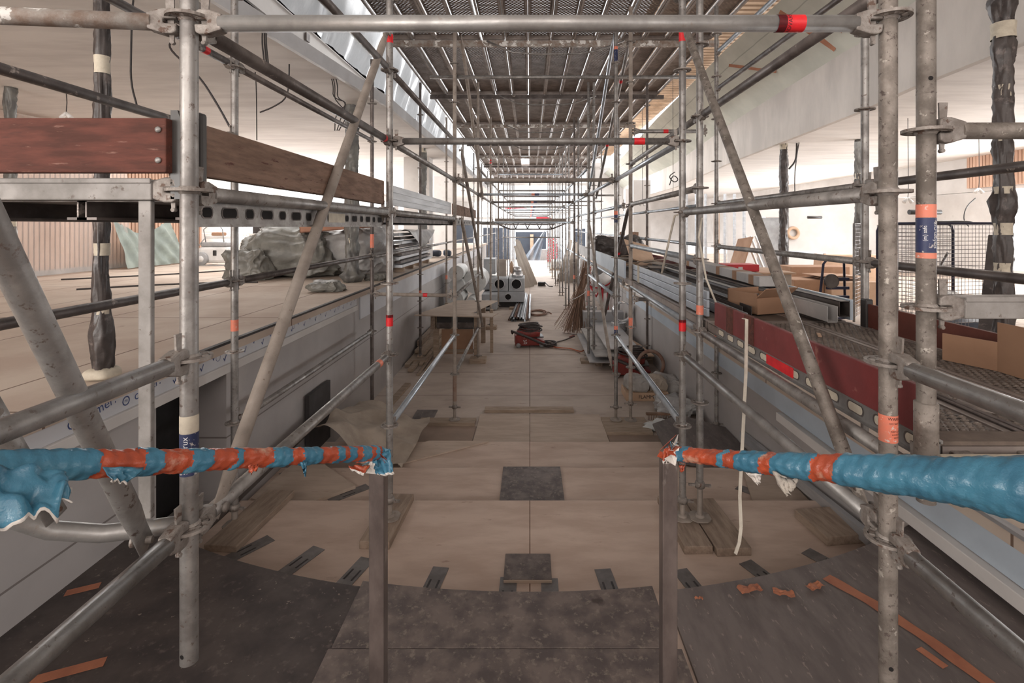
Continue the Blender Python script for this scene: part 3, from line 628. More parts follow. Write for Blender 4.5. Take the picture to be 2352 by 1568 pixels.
# --- front frame, one pace in front of the stairs
D1, D2, D3, D4 = 1.515, 3.607, 6.607, 9.6
L1 = standard(-1.008, D1, -1.285, 2.3, [1.61, 1.11, .615, .107, -.387, -.883], 'bright scaffold pole with a navy sticker, its cut end hanging over the dark plywood', mat='galv', holes=((-1.255, FACE - .25),),
     stickers=((-.606, -.555, 'cream'), (-.73, -.607, 'navy')))
tubetext('scafom-rux', .024, L1.children[0], -1.008, D1, -.668, FACE + .15, 'white_ink')
R1 = standard(1.06, D1, -1.42, 2.3, [1.61, 1.11, .62, .103, -.40, -.92], 'mortar spattered scaffold pole with an orange warning sticker, crossed by the thick blue-wrapped rail', mat='galv_dirty', holes=((-1.29, FACE - .3),),
     stickers=((-.632, -.553, 'orange_st'),))
for k, (s_, sz, z) in enumerate((('WARNING', .012, -.562), ('DO NOT CLIMB', .007, -.575), ('KEEP CLEAR OF', .006, -.598), ('LOOSE PARTS', .006, -.607), ('SEE PLATE', .006, -.616))):
    tubetext(s_, sz, R1.children[0], 1.06, D1, z, FACE + .5, 'ink', vertical=False)
RI1 = standard(1.153, 1.49, -.80, 2.3, [1.78, 1.28, .278, -.235], 'speckled scaffold pole with a worn orange and navy sticker beside the maroon toe board', mat='galv_dirty', joints=(.386, -.515, -.665), holes=((.425, FACE - .2), (-.57, FACE - .3)),
     stickers=((.026, .064, 'orange_st'), (-.075, .025, 'navy'), (-.092, -.076, 'orange_st')))
tubetext('(m) safe', .014, RI1.children[0], 1.153, 1.49, -.02, FACE - .75, 'white_ink'); tubetext('scafom-rux', .017, RI1.children[0], 1.153, 1.49, -.025, FACE + .25, 'white_ink')
b = MB(); b.lathe([(RT, -.672), (.0305, -.670), (.0305, -.512), (RT, -.510)], 28, 0, Matrix.Translation((1.153, 1.49, 0))); b.build('sleeve', 'galv_dirty', RI1)
T1 = ledger((-1.008, D1, .6), (1.06, D1, .6), 'long bright scaffold tube level across the top of the view, with a red printed sticker', mat='galv_clean', stickers=((1.735, 1.815, 'red'), (1.735, 1.76, 'ink')))
vs, fs = text2d('ADVARSEL', .016); b = MB(); b.add([(1.768 - p.y, -(RT + .0015) * math.cos(-p.x / RT), (RT + .0015) * math.sin(-p.x / RT) * -1) for p in vs], fs); 
b.v = [p + T1.location * 0 for p in b.v]; o = MB(); o.v = [p + Vector(T1.location) for p in b.v]; o.f, o.m, o.s = b.f, b.m, b.s; o.build('lettering', 'ink', T1.children[0])
ledger((-2.1, D1 - .22, .565), (-1.008, D1, .6), 'rusty scaffold tube with white paint patches and a red sticker above the red board', mat='rusty', heads=(0, 1), stickers=((.44, .505, 'red'),))
ledger((-2.1, D1, .107), (-1.008, D1, .107), 'flat-sided steel transom under the red-brown board, carrying the square post', mat='galv', ushape=True)
ledger((1.153, 1.49, .278), (2.35, 1.49, .278), 'dented scaffold tube running from the speckled pole past the wrapped column', mat='galv_dirty')
ledger((1.153, 1.49, -.235), (2.35, 1.49, -.235), 'grey flat-sided transom from the speckled pole in front of the wire cage', mat='galv_dirty', ushape=True)
ledger((-1.008, .35, -.39), (-1.008, D1, -.39), 'thick looking tube at waist height hooked to the hanging pole with the cut end', mat='galv', heads=(0, 1))
ledger((-1.008, .35, -.885), (-1.008, D1, -.885), 'tube sloping across the lower corner to the clustered joint of the hanging pole', mat='galv', heads=(0, 1))
ledger((1.06, .35, -.40), (1.06, D1, -.40), 'tube with a pale ring joint coming from the spattered pole above the wide blue wrap', mat='galv_dark' if 0 else 'galv', heads=(0, 1))
ledger((1.06, .35, -.92), (1.06, D1, -.92), 'dull tube running from under the blue wrap over the black floor sheet', mat='galv', heads=(0, 1))
# --- stair frame pieces on the west side
brace((-.945, .76, .30), (-1.085, 1.45, -.905), 'thick leaning tube ending in a cut face beside the curved pipe', mat='galv', r=.027, name='inclined_tube')
brace((-1.245, 1.17, -.40), (-1.22, 1.32, -.75), 'short leaning tube behind the waist-high tube', mat='galv', r=.022, name='inclined_tube')
sp = MB(); sp.box(-1.152, -1.114, 1.505, 1.522, -.86, .077); tag(sp.build('square_post', 'galv_flat', bevel=.003), 'square galvanised post hanging from the flat transom, left of the bright pole', 'post')
cp = MB(); cp.path([Vector((-1.02, 1.52, -.88)), Vector((-1.12, 1.5, -.885)), Vector((-1.22, 1.46, -.875)), Vector((-1.31, 1.40, -.83)), Vector((-1.36, 1.34, -.76)), Vector((-1.37, 1.28, -.66))], .024, 20); tag(cp.build('bent_pipe', 'galv_clean'), 'bright curved pipe end below the torn blue plastic flap', 'pipe')
# --- second frame
LT = 2.70
L2 = standard(-.988, D2, -1.90, LT, ros_between(-1.8, 2.6), 'scaffold pole with red stickers behind the torn blue end of a wrapped rail', mat='galv', stickers=((1.29, 1.35, 'red'), (-.70, -.62, 'red'), (-.64, -.62, 'ink')), jack=-2.046)
R2 = standard(1.075, D2, -1.90, LT, ros_between(-1.8, 2.6), 'scaffold pole with black and red sticker behind the frayed end of a wrapped rail', mat='galv', stickers=((1.30, 1.37, 'red'), (-.735, -.655, 'red'), (-.675, -.655, 'ink')), jack=-2.046)
RI2 = standard(1.19, 3.585, -1.78, LT, [2.27, 1.77, 1.27, .77, .27, -.23, -.73, -1.23], 'scaffold pole with orange sticker on a long threaded foot by the maroon toe board', mat='galv', stickers=((-.615, -.55, 'orange_st'),), jack=-2.035)
OL2 = standard(-2.08, D2, -1.95, 2.1, ros_between(-1.8, 2.0, .12), 'scaffold pole in front of the black wall opening, orange sticker at its middle', mat='galv_dark' if 0 else 'galv', stickers=((-.735, -.655, 'orange_st'),), jack=-2.10)
RO2 = standard(2.205, 3.37, -1.35, 2.1, [1.27, .77, .27, -.23, -.73], 'scaffold pole at the edge of the metal walkway, in front of the white ceiling', mat='galv')
ledger((-.988, D2, .6), (1.075, D2, .6), 'cross tube level between the second pair of poles with a red sticker', mat='galv', stickers=((1.72, 1.795, 'red'),))
ledger((-2.08, D2, .1), (-.988, D2, .1), 'transom closing the end of the perforated platform plank', mat='galv', ushape=True, lod=1)
for z, lab, kw in ((.6, 'dark tube from the bright pole to the second pole, red sticker at its far end', dict(mat='galv_dark', stickers=((1.93, 1.97, 'red'),))), (-.9, 'long tube from the clustered joint to the second pole, orange sticker near its end', dict(mat='galv', stickers=((1.80, 1.86, 'orange_st'),)))):
    ledger((-1.008, D1, z), (-.988, D2, z), lab, **kw)
ledger((-1.008, D1 + .0, 1.1), (-.988, D2, 1.1), 'brown tube crossing behind the top cross tube towards the plastic sheeting', mat='galv_dark')
ledger((-1.008, D1, .1), (-.988, D2, .1), 'tube under the holed side of the platform plank', mat='galv', lod=1)
for z, lab, m_ in ((.1, 'wide looking tube in front of the white ceiling, ending at the spattered pole', 'galv'), (-.9, 'shiny tube falling towards the spattered pole above the white wall base', 'galv_clean')):
    ledger((1.06, D1, z), (1.075, D2, z), lab, mat=m_)
brace((-.99, 3.55, 1.35), (-1.0, 1.62, -.92), 'dusty beige diagonal brace leaning from the second pole to the clustered joint', mat='galv_dusty')
brace((1.06, 3.55, 1.42), (1.07, 1.62, -.92), 'mortar spotted diagonal brace leaning in front of the white ceiling and toe board', mat='galv_dirty')
for y0, y1, z, m_, lab in ((0, D2, .62, 'galv_dark', 'dark brown tube sloping down behind the red-brown board'), (0, D2, -.385, 'galv_dark', 'dark tube with chipped paint spots crossing before the raised floor to the black opening'),
                      (D2, 6.75, -.385, 'galv_dark', 'thin tube over the raised floor reaching the draped tarpaulin pile'), (.9, D2, 1.13, 'galv_dark', 'dark thin tube with a red ring under the cavity in the ceiling'), (D2, 6.75, 1.13, 'galv_dark', 'thin dark tube continuing below the painted beam'),
                      (D2, 6.75, -1.38, 'galv', 'low thin tube along the white wall past the black opening')):
    ledger((-2.08, y0, z), (-2.08, y1, z), lab, mat=m_, heads=(1 if y0 else 0, 1), stickers=((2.35 if y0 else 1, 2.4 if y0 else 1.001, 'red'),) if 'ring' in lab else ())
for y0, y1, z, m_, lab in ((1.49, 3.585, .77, 'galv_dark', 'dark tube rising across the pale fabric band to the top of the view'), (3.585, 6.3, .77, 'galv', 'tube continuing down from the pole with the threaded foot over the fabric band'), (3.585, 6.3, .27, 'galv', 'tube level with the hanging work lamps beyond the threaded-foot pole'),
                      (3.585, 6.3, -.235, 'bluegalv', 'bluish tube just above the aluminium profiles on the walkway'), (3.585, 6.3, -.73, 'bluegalv', 'bluish tube carrying the walkway below the aluminium profiles'), (1.49, 3.585, -.73, 'galv', 'tube carrying the walkway below the maroon toe board')):
    ledger((1.153 + (.037 if y0 > 2 else 0), y0, z), (1.19 + (.05 if y0 > 2 else 0), y1, z), lab, mat=m_)
for y0, y1, z, m_, lab in ((.9, 3.37, .27, 'galv_dark', 'dark tube in front of the wrapped column above the wire cage'), (.9, 3.37, -.235, 'galv_dark', 'dark tube with a red ring in front of the wire cage'), (3.37, 6.05, -.235, 'galv', 'brown tube above the red tool case, ending at the outer walkway pole'),
                      (3.37, 6.05, .27, 'galv', 'outer tube below the white ceiling next to the hanging cable'), (1.2, 6.05, 1.62, 'galv_dark', 'thin dark tube high across the pale green boards'), (2.6, 6.05, 2.05, 'bluegalv', 'thin tube close under the slatted soffit with a red ring')):
    ledger((2.205, y0, z), (2.205, y1, z), lab, mat=m_, stickers=((.3, .34, 'red'),) if 'ring' in lab else ())
# --- third frame
L3 = standard(-.97, D3, -2.30, LT, ros_between(-2.2, 2.6), 'beige and rust coloured pole standing on the board beside the plywood sheets', mat='galv_dusty', lod=1, jack=-2.49)
b = MB(); b.path([(-.97, D3, -2.25), (-.97, D3, -1.92)], RT + .0006, 12, 0, caps=False); b.build('rust_coat', 'brown_tube', L3)
R3 = standard(1.11, D3, -2.30, LT, ros_between(-2.2, 2.6), 'slim pole with orange and black stickers on the board beyond the second wrapped rail', mat='galv', lod=1, stickers=((-1.33, -1.28, 'orange_st'), (-1.42, -1.33, 'navy'), (.15, .2, 'orange_st'), (.05, .15, 'navy'), (2.28, 2.32, 'orange_st'), (2.13, 2.28, 'navy')), jack=-2.49)
RI3 = standard(1.24, 6.3, -2.15, LT, [2.27, 1.77, 1.27, .77, .27, -.23, -.73, -1.23, -1.73], 'brown pole with an orange sticker standing beside the slim pole with stickers', mat='galv_dusty', lod=1, stickers=((-1.25, -1.12, 'orange_st'),), jack=-2.38)
OL3 = standard(-2.08, 6.75, -2.3, 2.2, ros_between(-2.2, 2.1, .12), 'pole with orange bands in front of the tarpaulin pile against the white wall', mat='galv_dark', lod=1, stickers=((-.28, -.1, 'orange_st'), (.0, .12, 'orange_st')), jack=-2.54)
RO3 = standard(2.205, 6.05, -2.3, 2.6, [2.27, 1.77, 1.27, .77, .27, -.23, -.73, -1.23, -1.73], 'dark speckled pole rising past the white strip and hanging lamps', mat='galv', lod=1, jack=-2.54, stickers=((-1.31, -1.2, 'orange_st'),))
ledger((-.97, D3, .6), (1.11, D3, .6), 'cream dusted cross tube level between the third pair of poles', mat='galv_dusty', lod=1)
ledger((-1.3, D3 + .05, 1.94), (2.2, D3 + .05, 1.94), 'long cross tube high below the overhead decks', mat='galv', lod=1, heads=(0, 0))
ledger((-2.08, 6.75, -.89), (-.97, D3, -.89), 'short tube with a red sticker over the white wall beside the plywood table', mat='galv_dusty', lod=1, stickers=((.70, .76, 'red'),))
ledger((1.24, 6.3, 1.17), (2.205, 6.3, 1.17), 'short cross tube with a red sticker in front of the pale green boards', mat='galv', lod=1, stickers=((.40, .46, 'red'),))
ledger((1.24, 6.3, -.89), (2.205, 6.05, -.89), 'short low tube with a red sticker near the round duct pieces', mat='galv', lod=1, stickers=((.40, .47, 'red'),))
for xs, zs in (((-.988, -.97), ((.6, 'galv', 'tube from the second pole to the third with cream dust'), (1.1, 'galv_dark', 'dark tube under the plastic sheeting between second and third poles'), (-1.4, 'bluegalv', 'pale tube slanting down to the low rosette of the second pole'), (.1, 'galv', 'tube under the long grey metal side board'))),
               ((1.075, 1.11), ((.6, 'bluegalv', 'bluish tube from the second pole to the third on the walkway side'), (-1.4, 'bluegalv', 'pale tube slanting down to the pole above the frayed rail end')))):
    for z, m_, lab in zs: ledger((xs[0], D2, z), (xs[1], D3, z), lab, mat=m_, lod=1)
# --- braces between frame three and four
for zt, lab in ((2.5, 'uppermost diagonal brace near the plastic sheeting'), (1.02, 'middle diagonal brace beside the cream cross tube'), (.12, 'lower diagonal brace reaching the plywood table')):
    brace((-.90, D3 + .1, zt), (-.88, D4, zt - 2.0), lab, mat='galv_dusty', lod=1)
brace((1.10, D4, .12), (1.07, D3 + .1, -1.84), 'cream dusted brace slanting towards the slim pole with stickers', mat='galv_dusty', lod=1)
brace((1.24, 6.4, .27), (1.20, 8.3, -1.5), 'dark brace with a red ring crossing behind the slim pole', mat='galv_dark', lod=1, stickers=((.9, .95, 'red'),))
brace((1.24, 6.4, 2.3), (1.20, 9.3, .5), 'high brace with red rings below the overhead decks', mat='galv', lod=1, stickers=((.6, .65, 'red'), (1.9, 1.95, 'red')))
brace((1.10, D3 + .1, 2.5), (1.12, D4, .7), 'thin brace rising towards the deck edge on the walkway side', mat='bluegalv', lod=1)
# --- frames further back
names = {4: 'fourth', 5: 'fifth', 6: 'sixth', 7: 'seventh', 8: 'eighth', 9: 'ninth', 10: 'tenth', 11: 'eleventh'}
LEVEL = {1.6: 'ladder height', 1.1: 'high', .6: 'head height', .1: 'eye height', -.4: 'chest height', .77: 'above head height', .27: 'lamp height', -.235: 'handrail height'}
YS = [D4 + 3.07 * k for k in range(8)]
rnd = random.Random(11)
for i, Y in enumerate(YS):
    n = i + 4; lod = 1 if i < 2 else 2; flo = -2.54
    for (x, tagx) in ((-.97, 'L'), (1.10, 'R'), (-2.06, 'OL'), (1.2, 'RI'), (2.2, 'RO')):
        g = None
        if n == 4: lab = {'L': 'pole standing on a timber pad by the plywood table, red sticker high up', 'R': 'slim pole on the board beside the grey steel sheets', 'OL': 'slim pole on a timber pad beside the lumber along the wall', 'RI': 'pole behind the grey steel sheets with white speckles', 'RO': 'short looking pole on a dark timber pad by the blue filmed wall'}[tagx]
        else: lab = 'slender %s pole of the %s scaffold frame from the stairs' % ({'L': 'duct side inner', 'R': 'walkway side inner', 'OL': 'outer white-wall', 'RI': 'walkway edge', 'RO': 'outermost walkway'}[tagx], names[n]); g = 'distant scaffold poles'
        mt = rnd.choice(['galv', 'galv_dusty', 'galv', 'galv_dark']) if n > 4 else {'L': 'galv_dusty', 'R': 'galv', 'OL': 'galv_dark', 'RI': 'galv', 'RO': 'galv_dark'}[tagx]
        st = ()
        if lod == 1: st = ((1.55, 1.65, 'red'),) if tagx == 'L' else (((-1.3, -1.2, 'orange_st'),) if tagx in ('R', 'OL') else ())
        standard(x, Y + rnd.uniform(-.03, .03), flo + .15, 2.70, ros_between(-2.3, 2.6, .1 if tagx in ('L', 'R', 'OL') else .27), lab, g, mt, lod, st, jack=flo + .05 if lod == 1 else flo)
    for z in ((.6,), (.6, 1.1, .1), (.6, 1.6, 1.1), (.6, 1.1, -.4), (.6, .1, 1.1), (.6, 1.1, .1, 1.6), (.6, 1.1), (.6, .1, 1.1))[i]:
        lab, g = ('cross tube level between the fourth pair of poles', None) if n == 4 else ('slender cross tube at %s in the %s scaffold frame from the stairs' % (LEVEL[z], names[n]), 'distant cross tubes')
        ledger((-.97, Y, z), (1.10, Y, z), lab, g, mat=rnd.choice(['galv', 'galv_dark', 'bluegalv']), lod=lod, stickers=((1.0, 1.06, 'orange_st'), (1.06, 1.14, 'navy')) if z == .6 else ())
    if n > 4:
        ledger((-2.06, Y, .1), (-.97, Y, .1), 'short cross tube on the white wall side of the %s scaffold frame from the stairs' % names[n], 'distant cross tubes', mat='galv', lod=2)
        ledger((1.2, Y, .77), (2.2, Y, .77), 'short cross tube on the walkway side of the %s scaffold frame from the stairs' % names[n], 'distant cross tubes', mat='galv', lod=2)
    Yp = D3 if i == 0 else YS[i - 1]
    for (x, zs, key) in ((-.97, (.6, -.9, -1.9) if i == 0 else (.6, 1.1), 'm'), (1.10, (.6, -.9) if i == 0 else (.6, 1.1), 'm'), (-2.06, (.1, -.4), 'o'), (2.2, (-.235, .27), 'o'), (1.22, (.27, -.73), 'o')):
        for z in zs:
            nm_ = {.6: 'upper', -.9: 'low', -1.9: 'lowest', .1: 'platform level', -.4: 'knee height', -.235: 'handrail height', .27: 'lamp height', -.73: 'walkway level'}.get(z, 'upper')
            side = {-.97: 'table side', 1.10: 'walkway side', -2.06: 'white wall side', 2.2: 'outer walkway side', 1.22: 'inner walkway side'}[x]
            lab, g = ('%s lengthwise tube from the third to the fourth frame on the %s' % (nm_, side), None) if i == 0 else ('lengthwise tube at %s on the %s ending at the %s frame' % (LEVEL[z] if z in LEVEL else 'walkway height', side, names[n]), 'distant lengthwise tubes')
            ledger((x, Yp, z), (x, Y, z), lab, g, mat='bluegalv' if x > 0 else 'galv', lod=lod)
# lattice platform hung across the hall
lp = thing('lattice_platform', 'shallow bridge platform on a tapered lattice beam hung across the passage', 'platform', (0, 15.7, 0))
MB().box(-1.05, 1.1, 15.4, 16.1, .16, .24).build('deck', 'galv_dusty', lp)
b = MB(); b.tube((-1.05, 15.45, .12), (1.1, 15.45, .12), .024, 8); b.path([(-1.05, 15.45, .10), (-.6, 15.45, -.08), (.65, 15.45, -.08), (1.1, 15.45, .10)], .022, 8)
for k in range(9): x = -.7 + k * .18; b.tube((x, 15.45, .12), (x + (.09 if k % 2 else -.09), 15.45, -.07), .014, 6)
b.build('lattice_beam', 'galv_dark', lp)
# ------------------------------------------------------------------ decks and toe boards
def plank_template(L, w=.328):
    """steel plank, length along +Y from its origin, pierced tread with solid edge profiles"""
    t = thing('steel_deck_plank', '', 'scaffold deck')
    b = MB(); n = 3
    b.box(-w / 2 + .02, w / 2 - .02, .03, L - .03, -.002, .001); b.build('tread', 'perf_up', t)
    b = MB()
    for s_ in (-1, 1):
        a, c = sorted((s_ * (w / 2 - .002), s_ * (w / 2 - .006))); b.box(a, c, .02, L - .02, -.062, .002)
        a, c = sorted((s_ * (w / 2 - .002), s_ * (w / 2 - .030))); b.box(a, c, .02, L - .02, -.066, -.062)
        b.box(min(s_ * .125, s_ * .13), max(s_ * .125, s_ * .13), .03, L - .03, -.02, .0)
    b.box(-w / 2 + .01, w / 2 - .01, .0, .03, -.06, .003); b.box(-w / 2 + .01, w / 2 - .01, L - .03, L, -.06, .003)
    b.build('edge_profile', 'plank_rail', t)
    return t
for o_ in list(bpy.data.objects): pass
ybays = [4.42, 7.49, 10.56, 13.63, 16.70, 19.77, 22.84, 25.91]
proto = plank_template(3.03); rnd = random.Random(5); first = True
rows = ['first', 'second', 'third', 'fourth', 'fifth', 'sixth', 'seventh', 'eighth', 'ninth', 'tenth', 'eleventh', 'twelfth', 'thirteenth', 'fourteenth']
for j, y in enumerate(ybays):
    for k in range(14):
        if (j, k) in ((5, 5),): continue
        o = proto if first else copy_tree(proto); first = False
        o.location = (-1.87 + k * .3325 + (.012 if k > 3 else 0) + (.008 if k > 9 else 0) + rnd.uniform(-.006, .006), y, 2.77 + rnd.uniform(-.006, .012))
        o['label'] = '%s overhead steel plank from the plastic sheeting, %s bay from the stairs' % (rows[k], rows[j])
        o['group'] = 'planks of the overhead deck'
for j, y in enumerate([7.46, 10.53, 13.6, 16.67, 19.74, 22.8, 25.9]):
    lab = ('dark timber bearer across the underside of the overhead deck', None)
    t = tag(MB().box(-2.05, 2.75, y - .03, y + .03, 2.62, 2.70).build('deck_bearer', 'galv_dark' if j % 2 else 'rusty'), ['cross bearer under the overhead deck, nearest to the stairs', 'cross bearer under the overhead deck, second from the stairs', 'cross bearer under the overhead deck, third from the stairs'][j] if j < 3 else 'cross bearer under the overhead deck, %s from the stairs' % rows[j], 'beam', 'bearers under the overhead deck')
    if j < 4:
        b = MB(); b.path([(-.62, y - .12, 2.66), (-.25, y - .10, 2.50), (.1, y - .1, 2.475), (.7, y - .1, 2.48), (.95, y - .1, 2.52), (1.35, y - .12, 2.66)], .014, 8)
        tag(b.build('bent_rod', 'galv'), ['bent steel rod hooked under the nearest overhead planks', 'bent steel rod hooked under the overhead planks in the second bay', 'bent steel rod hooked under the overhead planks in the third bay', 'small bent rod under the distant overhead planks'][j], 'rod')
# east walkway planks (top face seen)
def walk_plank(x, y0, y1, z, label, mat='perf_dk'):
    t = thing('steel_deck_plank', label, 'scaffold deck', (x, y0, z - .06), 'walkway planks'); L = y1 - y0
    b = MB(); b.box(x - .14, x + .14, y0 + .03, y1 - .03, z - .003, z); o = b.build('tread', mat, t)
    for v_ in o.data.vertices: v_.co.z -= 0
    b = MB()
    for s_ in (-1, 1):
        a, c = sorted((x + s_ * .158, x + s_ * .130)); b.box(a, c, y0 + .02, y1 - .02, z - .003, z + .004)
        a, c = sorted((x + s_ * .158, x + s_ * .153)); b.box(a, c, y0 + .02, y1 - .02, z - .062, z)
    b.box(x - .15, x + .15, y0, y0 + .03, z - .06, z + .002); b.box(x - .15, x + .15, y1 - .03, y1, z - .06, z + .002)
    b.build('edge_profile', 'plank_rail', t); return t
k_ = 0
for (y0, y1, nm) in ((1.52, 3.50, 'with dusty oval holes in front of the wire cage'), (3.52, 6.05, 'under the metal profiles and open carton'), (6.1, 9.4, 'under the scattered offcuts')):
    for i, x in enumerate((1.375, 1.70, 2.025)):
        t = walk_plank(x, y0, y1, -.655, ['innermost', 'middle', 'outermost'][i] + ' steel walkway plank ' + nm)
        if y0 < 2:
            bm_ = MB(); ny = 62
            for iy in range(ny):
                for ix in range(8):
                    cx = x - .112 + ix * .032 + (.016 if iy % 2 else 0); cy = y0 + .06 + iy * .0305
                    if abs(cx - x) > .125: continue
                    ring = [(math.cos(q_ * math.pi / 5), math.sin(q_ * math.pi / 5)) for q_ in range(10)]
                    bm_.add([(cx + c_ * .0145, cy + s_ * .0105, -.655) for c_, s_ in ring] + [(cx + c_ * .0095, cy + s_ * .006, -.651) for c_, s_ in ring] + [(cx + c_ * .0078, cy + s_ * .0048, -.6545) for c_, s_ in ring],
                            [(q_, (q_ + 1) % 10, 10 + (q_ + 1) % 10, 10 + q_) for q_ in range(10)] + [(10 + q_, 10 + (q_ + 1) % 10, 20 + (q_ + 1) % 10, 20 + q_) for q_ in range(10)], 0)
                    bm_.add([(cx + c_ * .0078, cy + s_ * .0048, -.6544) for c_, s_ in ring], [tuple(range(10))], 1)
            bm_.build('tread_pattern', ['tread_metal', 'near_black'], t)  # dark discs paint the depth of holes not cut in the tread
        if y0 < 2:
            q = MB()
            for s_ in (-.1, .1): q.box(x + s_ - .03, x + s_ + .03, y0 - .02, y0 + .01, -.70, -.665)
            q.build('hook', 'cast', t, bevel=.004)
tag(MB().box(1.22, 2.19, 1.525, 1.6, -.652, -.640).build('dust_heap', 'grime'), 'ridge of brown dust along the near end of the steel walkway', 'dust')
# cream transom with cast lettering under the near end
t = thing('deck_transom', 'cream painted steel beam with raised letters LAYHER below the steel walkway', 'beam', (1.7, 1.47, -.78))
MB().box(1.19, 2.25, 1.45, 1.50, -.715, -.664).build('beam', 'cream', t, bevel=.006)
decal('LAYHER', .030, Matrix.Translation((1.30, 1.446, -.688)) @ Matrix.Rotation(math.pi / 2, 4, 'X'), 'white_ink', t)
# side plates of the deck with slots
def slotted_side(x, y0, y1, zc, label, n, sticker=None, xn=-1, slotc='cream', mat='galv', h=.07):
    t = thing('deck_side_rail', label, 'scaffold deck', (x, y0, zc - h / 2))
    MB().box(x - .004, x + .004, y0, y1, zc - h / 2, zc + h / 2).box(x - .012, x + .012, y0, y1, zc - h / 2 - .004, zc - h / 2 + .006).box(x - .012, x + .012, y0, y1, zc + h / 2 - .006, zc + h / 2 + .004).build('rail', mat, t)
    for i in range(n):
        yc = y0 + (i + .6) * (y1 - y0) / n; w_ = .028 if (i % 2 or slotc == 'cream') else .012
        b = MB(); X = Matrix(((0, 0, 1, x + xn * .0047), (1, 0, 0, yc), (0, 1, 0, zc), (0, 0, 0, 1)))
        pts = [((w_ if math.cos(a) > 0 else -w_) + .014 * math.cos(a), .016 * math.sin(a)) for a in [2 * math.pi * q / 20 for q in range(20)]]
        b.add([(p[0], p[1], 0) for p in pts], [tuple(range(20))], 0, False, X)
        b.add([(p[0], p[1], 0) for p in pts] + [(p[0] * 1.18, p[1] * 1.25, -xn * -.0005) for p in pts], [(q, (q + 1) % 20, 20 + (q + 1) % 20, 20 + q) for q in range(20)], 1, False, X)
        b.build('slot', [slotc, 'galv_dark'], t)
    if sticker:
        b = MB(); b.box(x + xn * .0055, x + xn * .0052, sticker[0], sticker[1], zc - .024, zc + .024); b.build('label', sticker[2], t)
    return t
slotted_side(1.215, 1.52, 3.3, -.675, 'slotted steel side of the walkway under the maroon board, with a red sticker', 12, (2.35, 2.62, 'red'), -1, mat='galv_clean')
slotted_side(-1.035, 1.56, 3.56, .045, 'steel side rail with round and oblong holes below the worn brown board', 16, (2.62, 2.85, 'cream'), 1, 'black', mat='galv', h=.085)
# west platform
for i, x in enumerate((-1.20, -1.53, -1.86)):
    for (y0, y1, nm) in ((1.56, 3.56, 'first'), (3.66, 6.56, 'second'), (6.66, 9.55, 'third')):
        t = thing('steel_deck_plank', '%s steel plank of the raised platform, %s bay, seen from below' % (['innermost', 'middle', 'outermost'][i], nm), 'scaffold deck', (x, y0, .03), 'raised platform planks')
        b = MB(); b.box(x - .155, x + .155, y0, y1, .075, .085); b.build('tread', 'galv_dark', t)
        b = MB()
        for s_ in (-1, 1): a, c = sorted((x + s_ * .155, x + s_ * .12)); b.box(a, c, y0, y1, .02, .028); a, c = sorted((x + s_ * .155, x + s_ * .150)); b.box(a, c, y0, y1, .02, .08)
        b.build('edge_profile', 'galv_dark', t)
t = thing('toe_board', 'weathered red-brown board with two bolts facing the view', 'board', (-1.6, 1.50, .155))
MB().box(-2.3, -1.045, 1.47, 1.505, .155, .312).build('board', 'board_red', t, bevel=.004)
for z in (.19, .278):
    b = MB(); b.lathe([(0, .0), (.009, .001), (.009, .003), (.007, .006), (0, .007)], 14, 0, Matrix.Translation((-1.066, 1.470, z)) @ Matrix.Rotation(math.pi / 2, 4, 'X')); b.build('bolt', 'galv_clean', t)
b = MB(); b.prism([(-.0, -.06), (.03, -.06), (.038, .0), (.03, .17), (.02, .2), (0, .2)], -.004, .004, 0, Matrix.Translation((-1.05, 1.5, .14)) @ Matrix.Rotation(math.pi / 2, 4, 'X')); b.build('end_clip', 'blackp', t)
t = thing('toe_board', 'worn brown board with knots running away from the bright pole', 'board', (-1.03, 2.55, .155))
MB().box(-1.05, -1.015, 1.60, 3.57, .155, .318).build('board', 'board_brown', t, bevel=.005); MB().box(-1.055, -1.005, 1.565, 1.60, .10, .35).build('end_clip', 'blackp', t, bevel=.01)
tag(MB().box(-1.02, -1.0, 3.66, 6.5, .155, .30).box(-1.0, -.994, 3.66, 6.5, .20, .204).box(-1.0, -.994, 3.66, 6.5, .25, .254).build('toe_board', 'alu'), 'long grey metal side board between the second and third poles', 'board')
tag(MB().box(-1.02, -1.0, 6.7, 9.5, .155, .30).build('toe_board', 'board_brown'), 'reddish board beyond the third pole at platform height', 'board')
slotted_side(-1.0, 6.7, 9.4, .06, 'pierced side rail below the reddish far board', 9, None, 1, 'black', h=.07)
t = thing('toe_board', 'maroon toe board with a lighter painted end along the inner walkway edge', 'board', (1.2, 2.4, -.64))
MB().box(1.19, 1.212, 1.53, 3.30, -.636, -.488).build('board', 'toe_red', t, bevel=.003); MB().box(1.188, 1.2135, 2.72, 2.84, -.637, -.487).build('paint_band', 'board_red', t); MB().box(1.188, 1.2135, 3.0, 3.10, -.637, -.487).build('paint_band', 'board_red', t)
t = thing('toe_board', 'dark maroon toe board along the outer walkway edge before the wire cage', 'board', (2.19, 2.6, -.65))
MB().box(2.18, 2.2, 1.6, 3.33, -.65, -.50).build('board', 'toe_dark', t, bevel=.003); MB().box(2.165, 2.215, 3.30, 3.36, -.66, -.47).build('end_clip', 'blackp', t, bevel=.008)
tag(MB().box(2.19, 2.21, 3.5, 6.0, -.64, -.50).build('toe_board', 'film'), 'bluish striped outer toe board beyond the red tool case', 'board')
tag(MB().box(2.19, 2.21, 6.1, 9.3, -.64, -.50).build('toe_board', 'toe_red'), 'far red outer toe board behind the scattered offcuts', 'board')
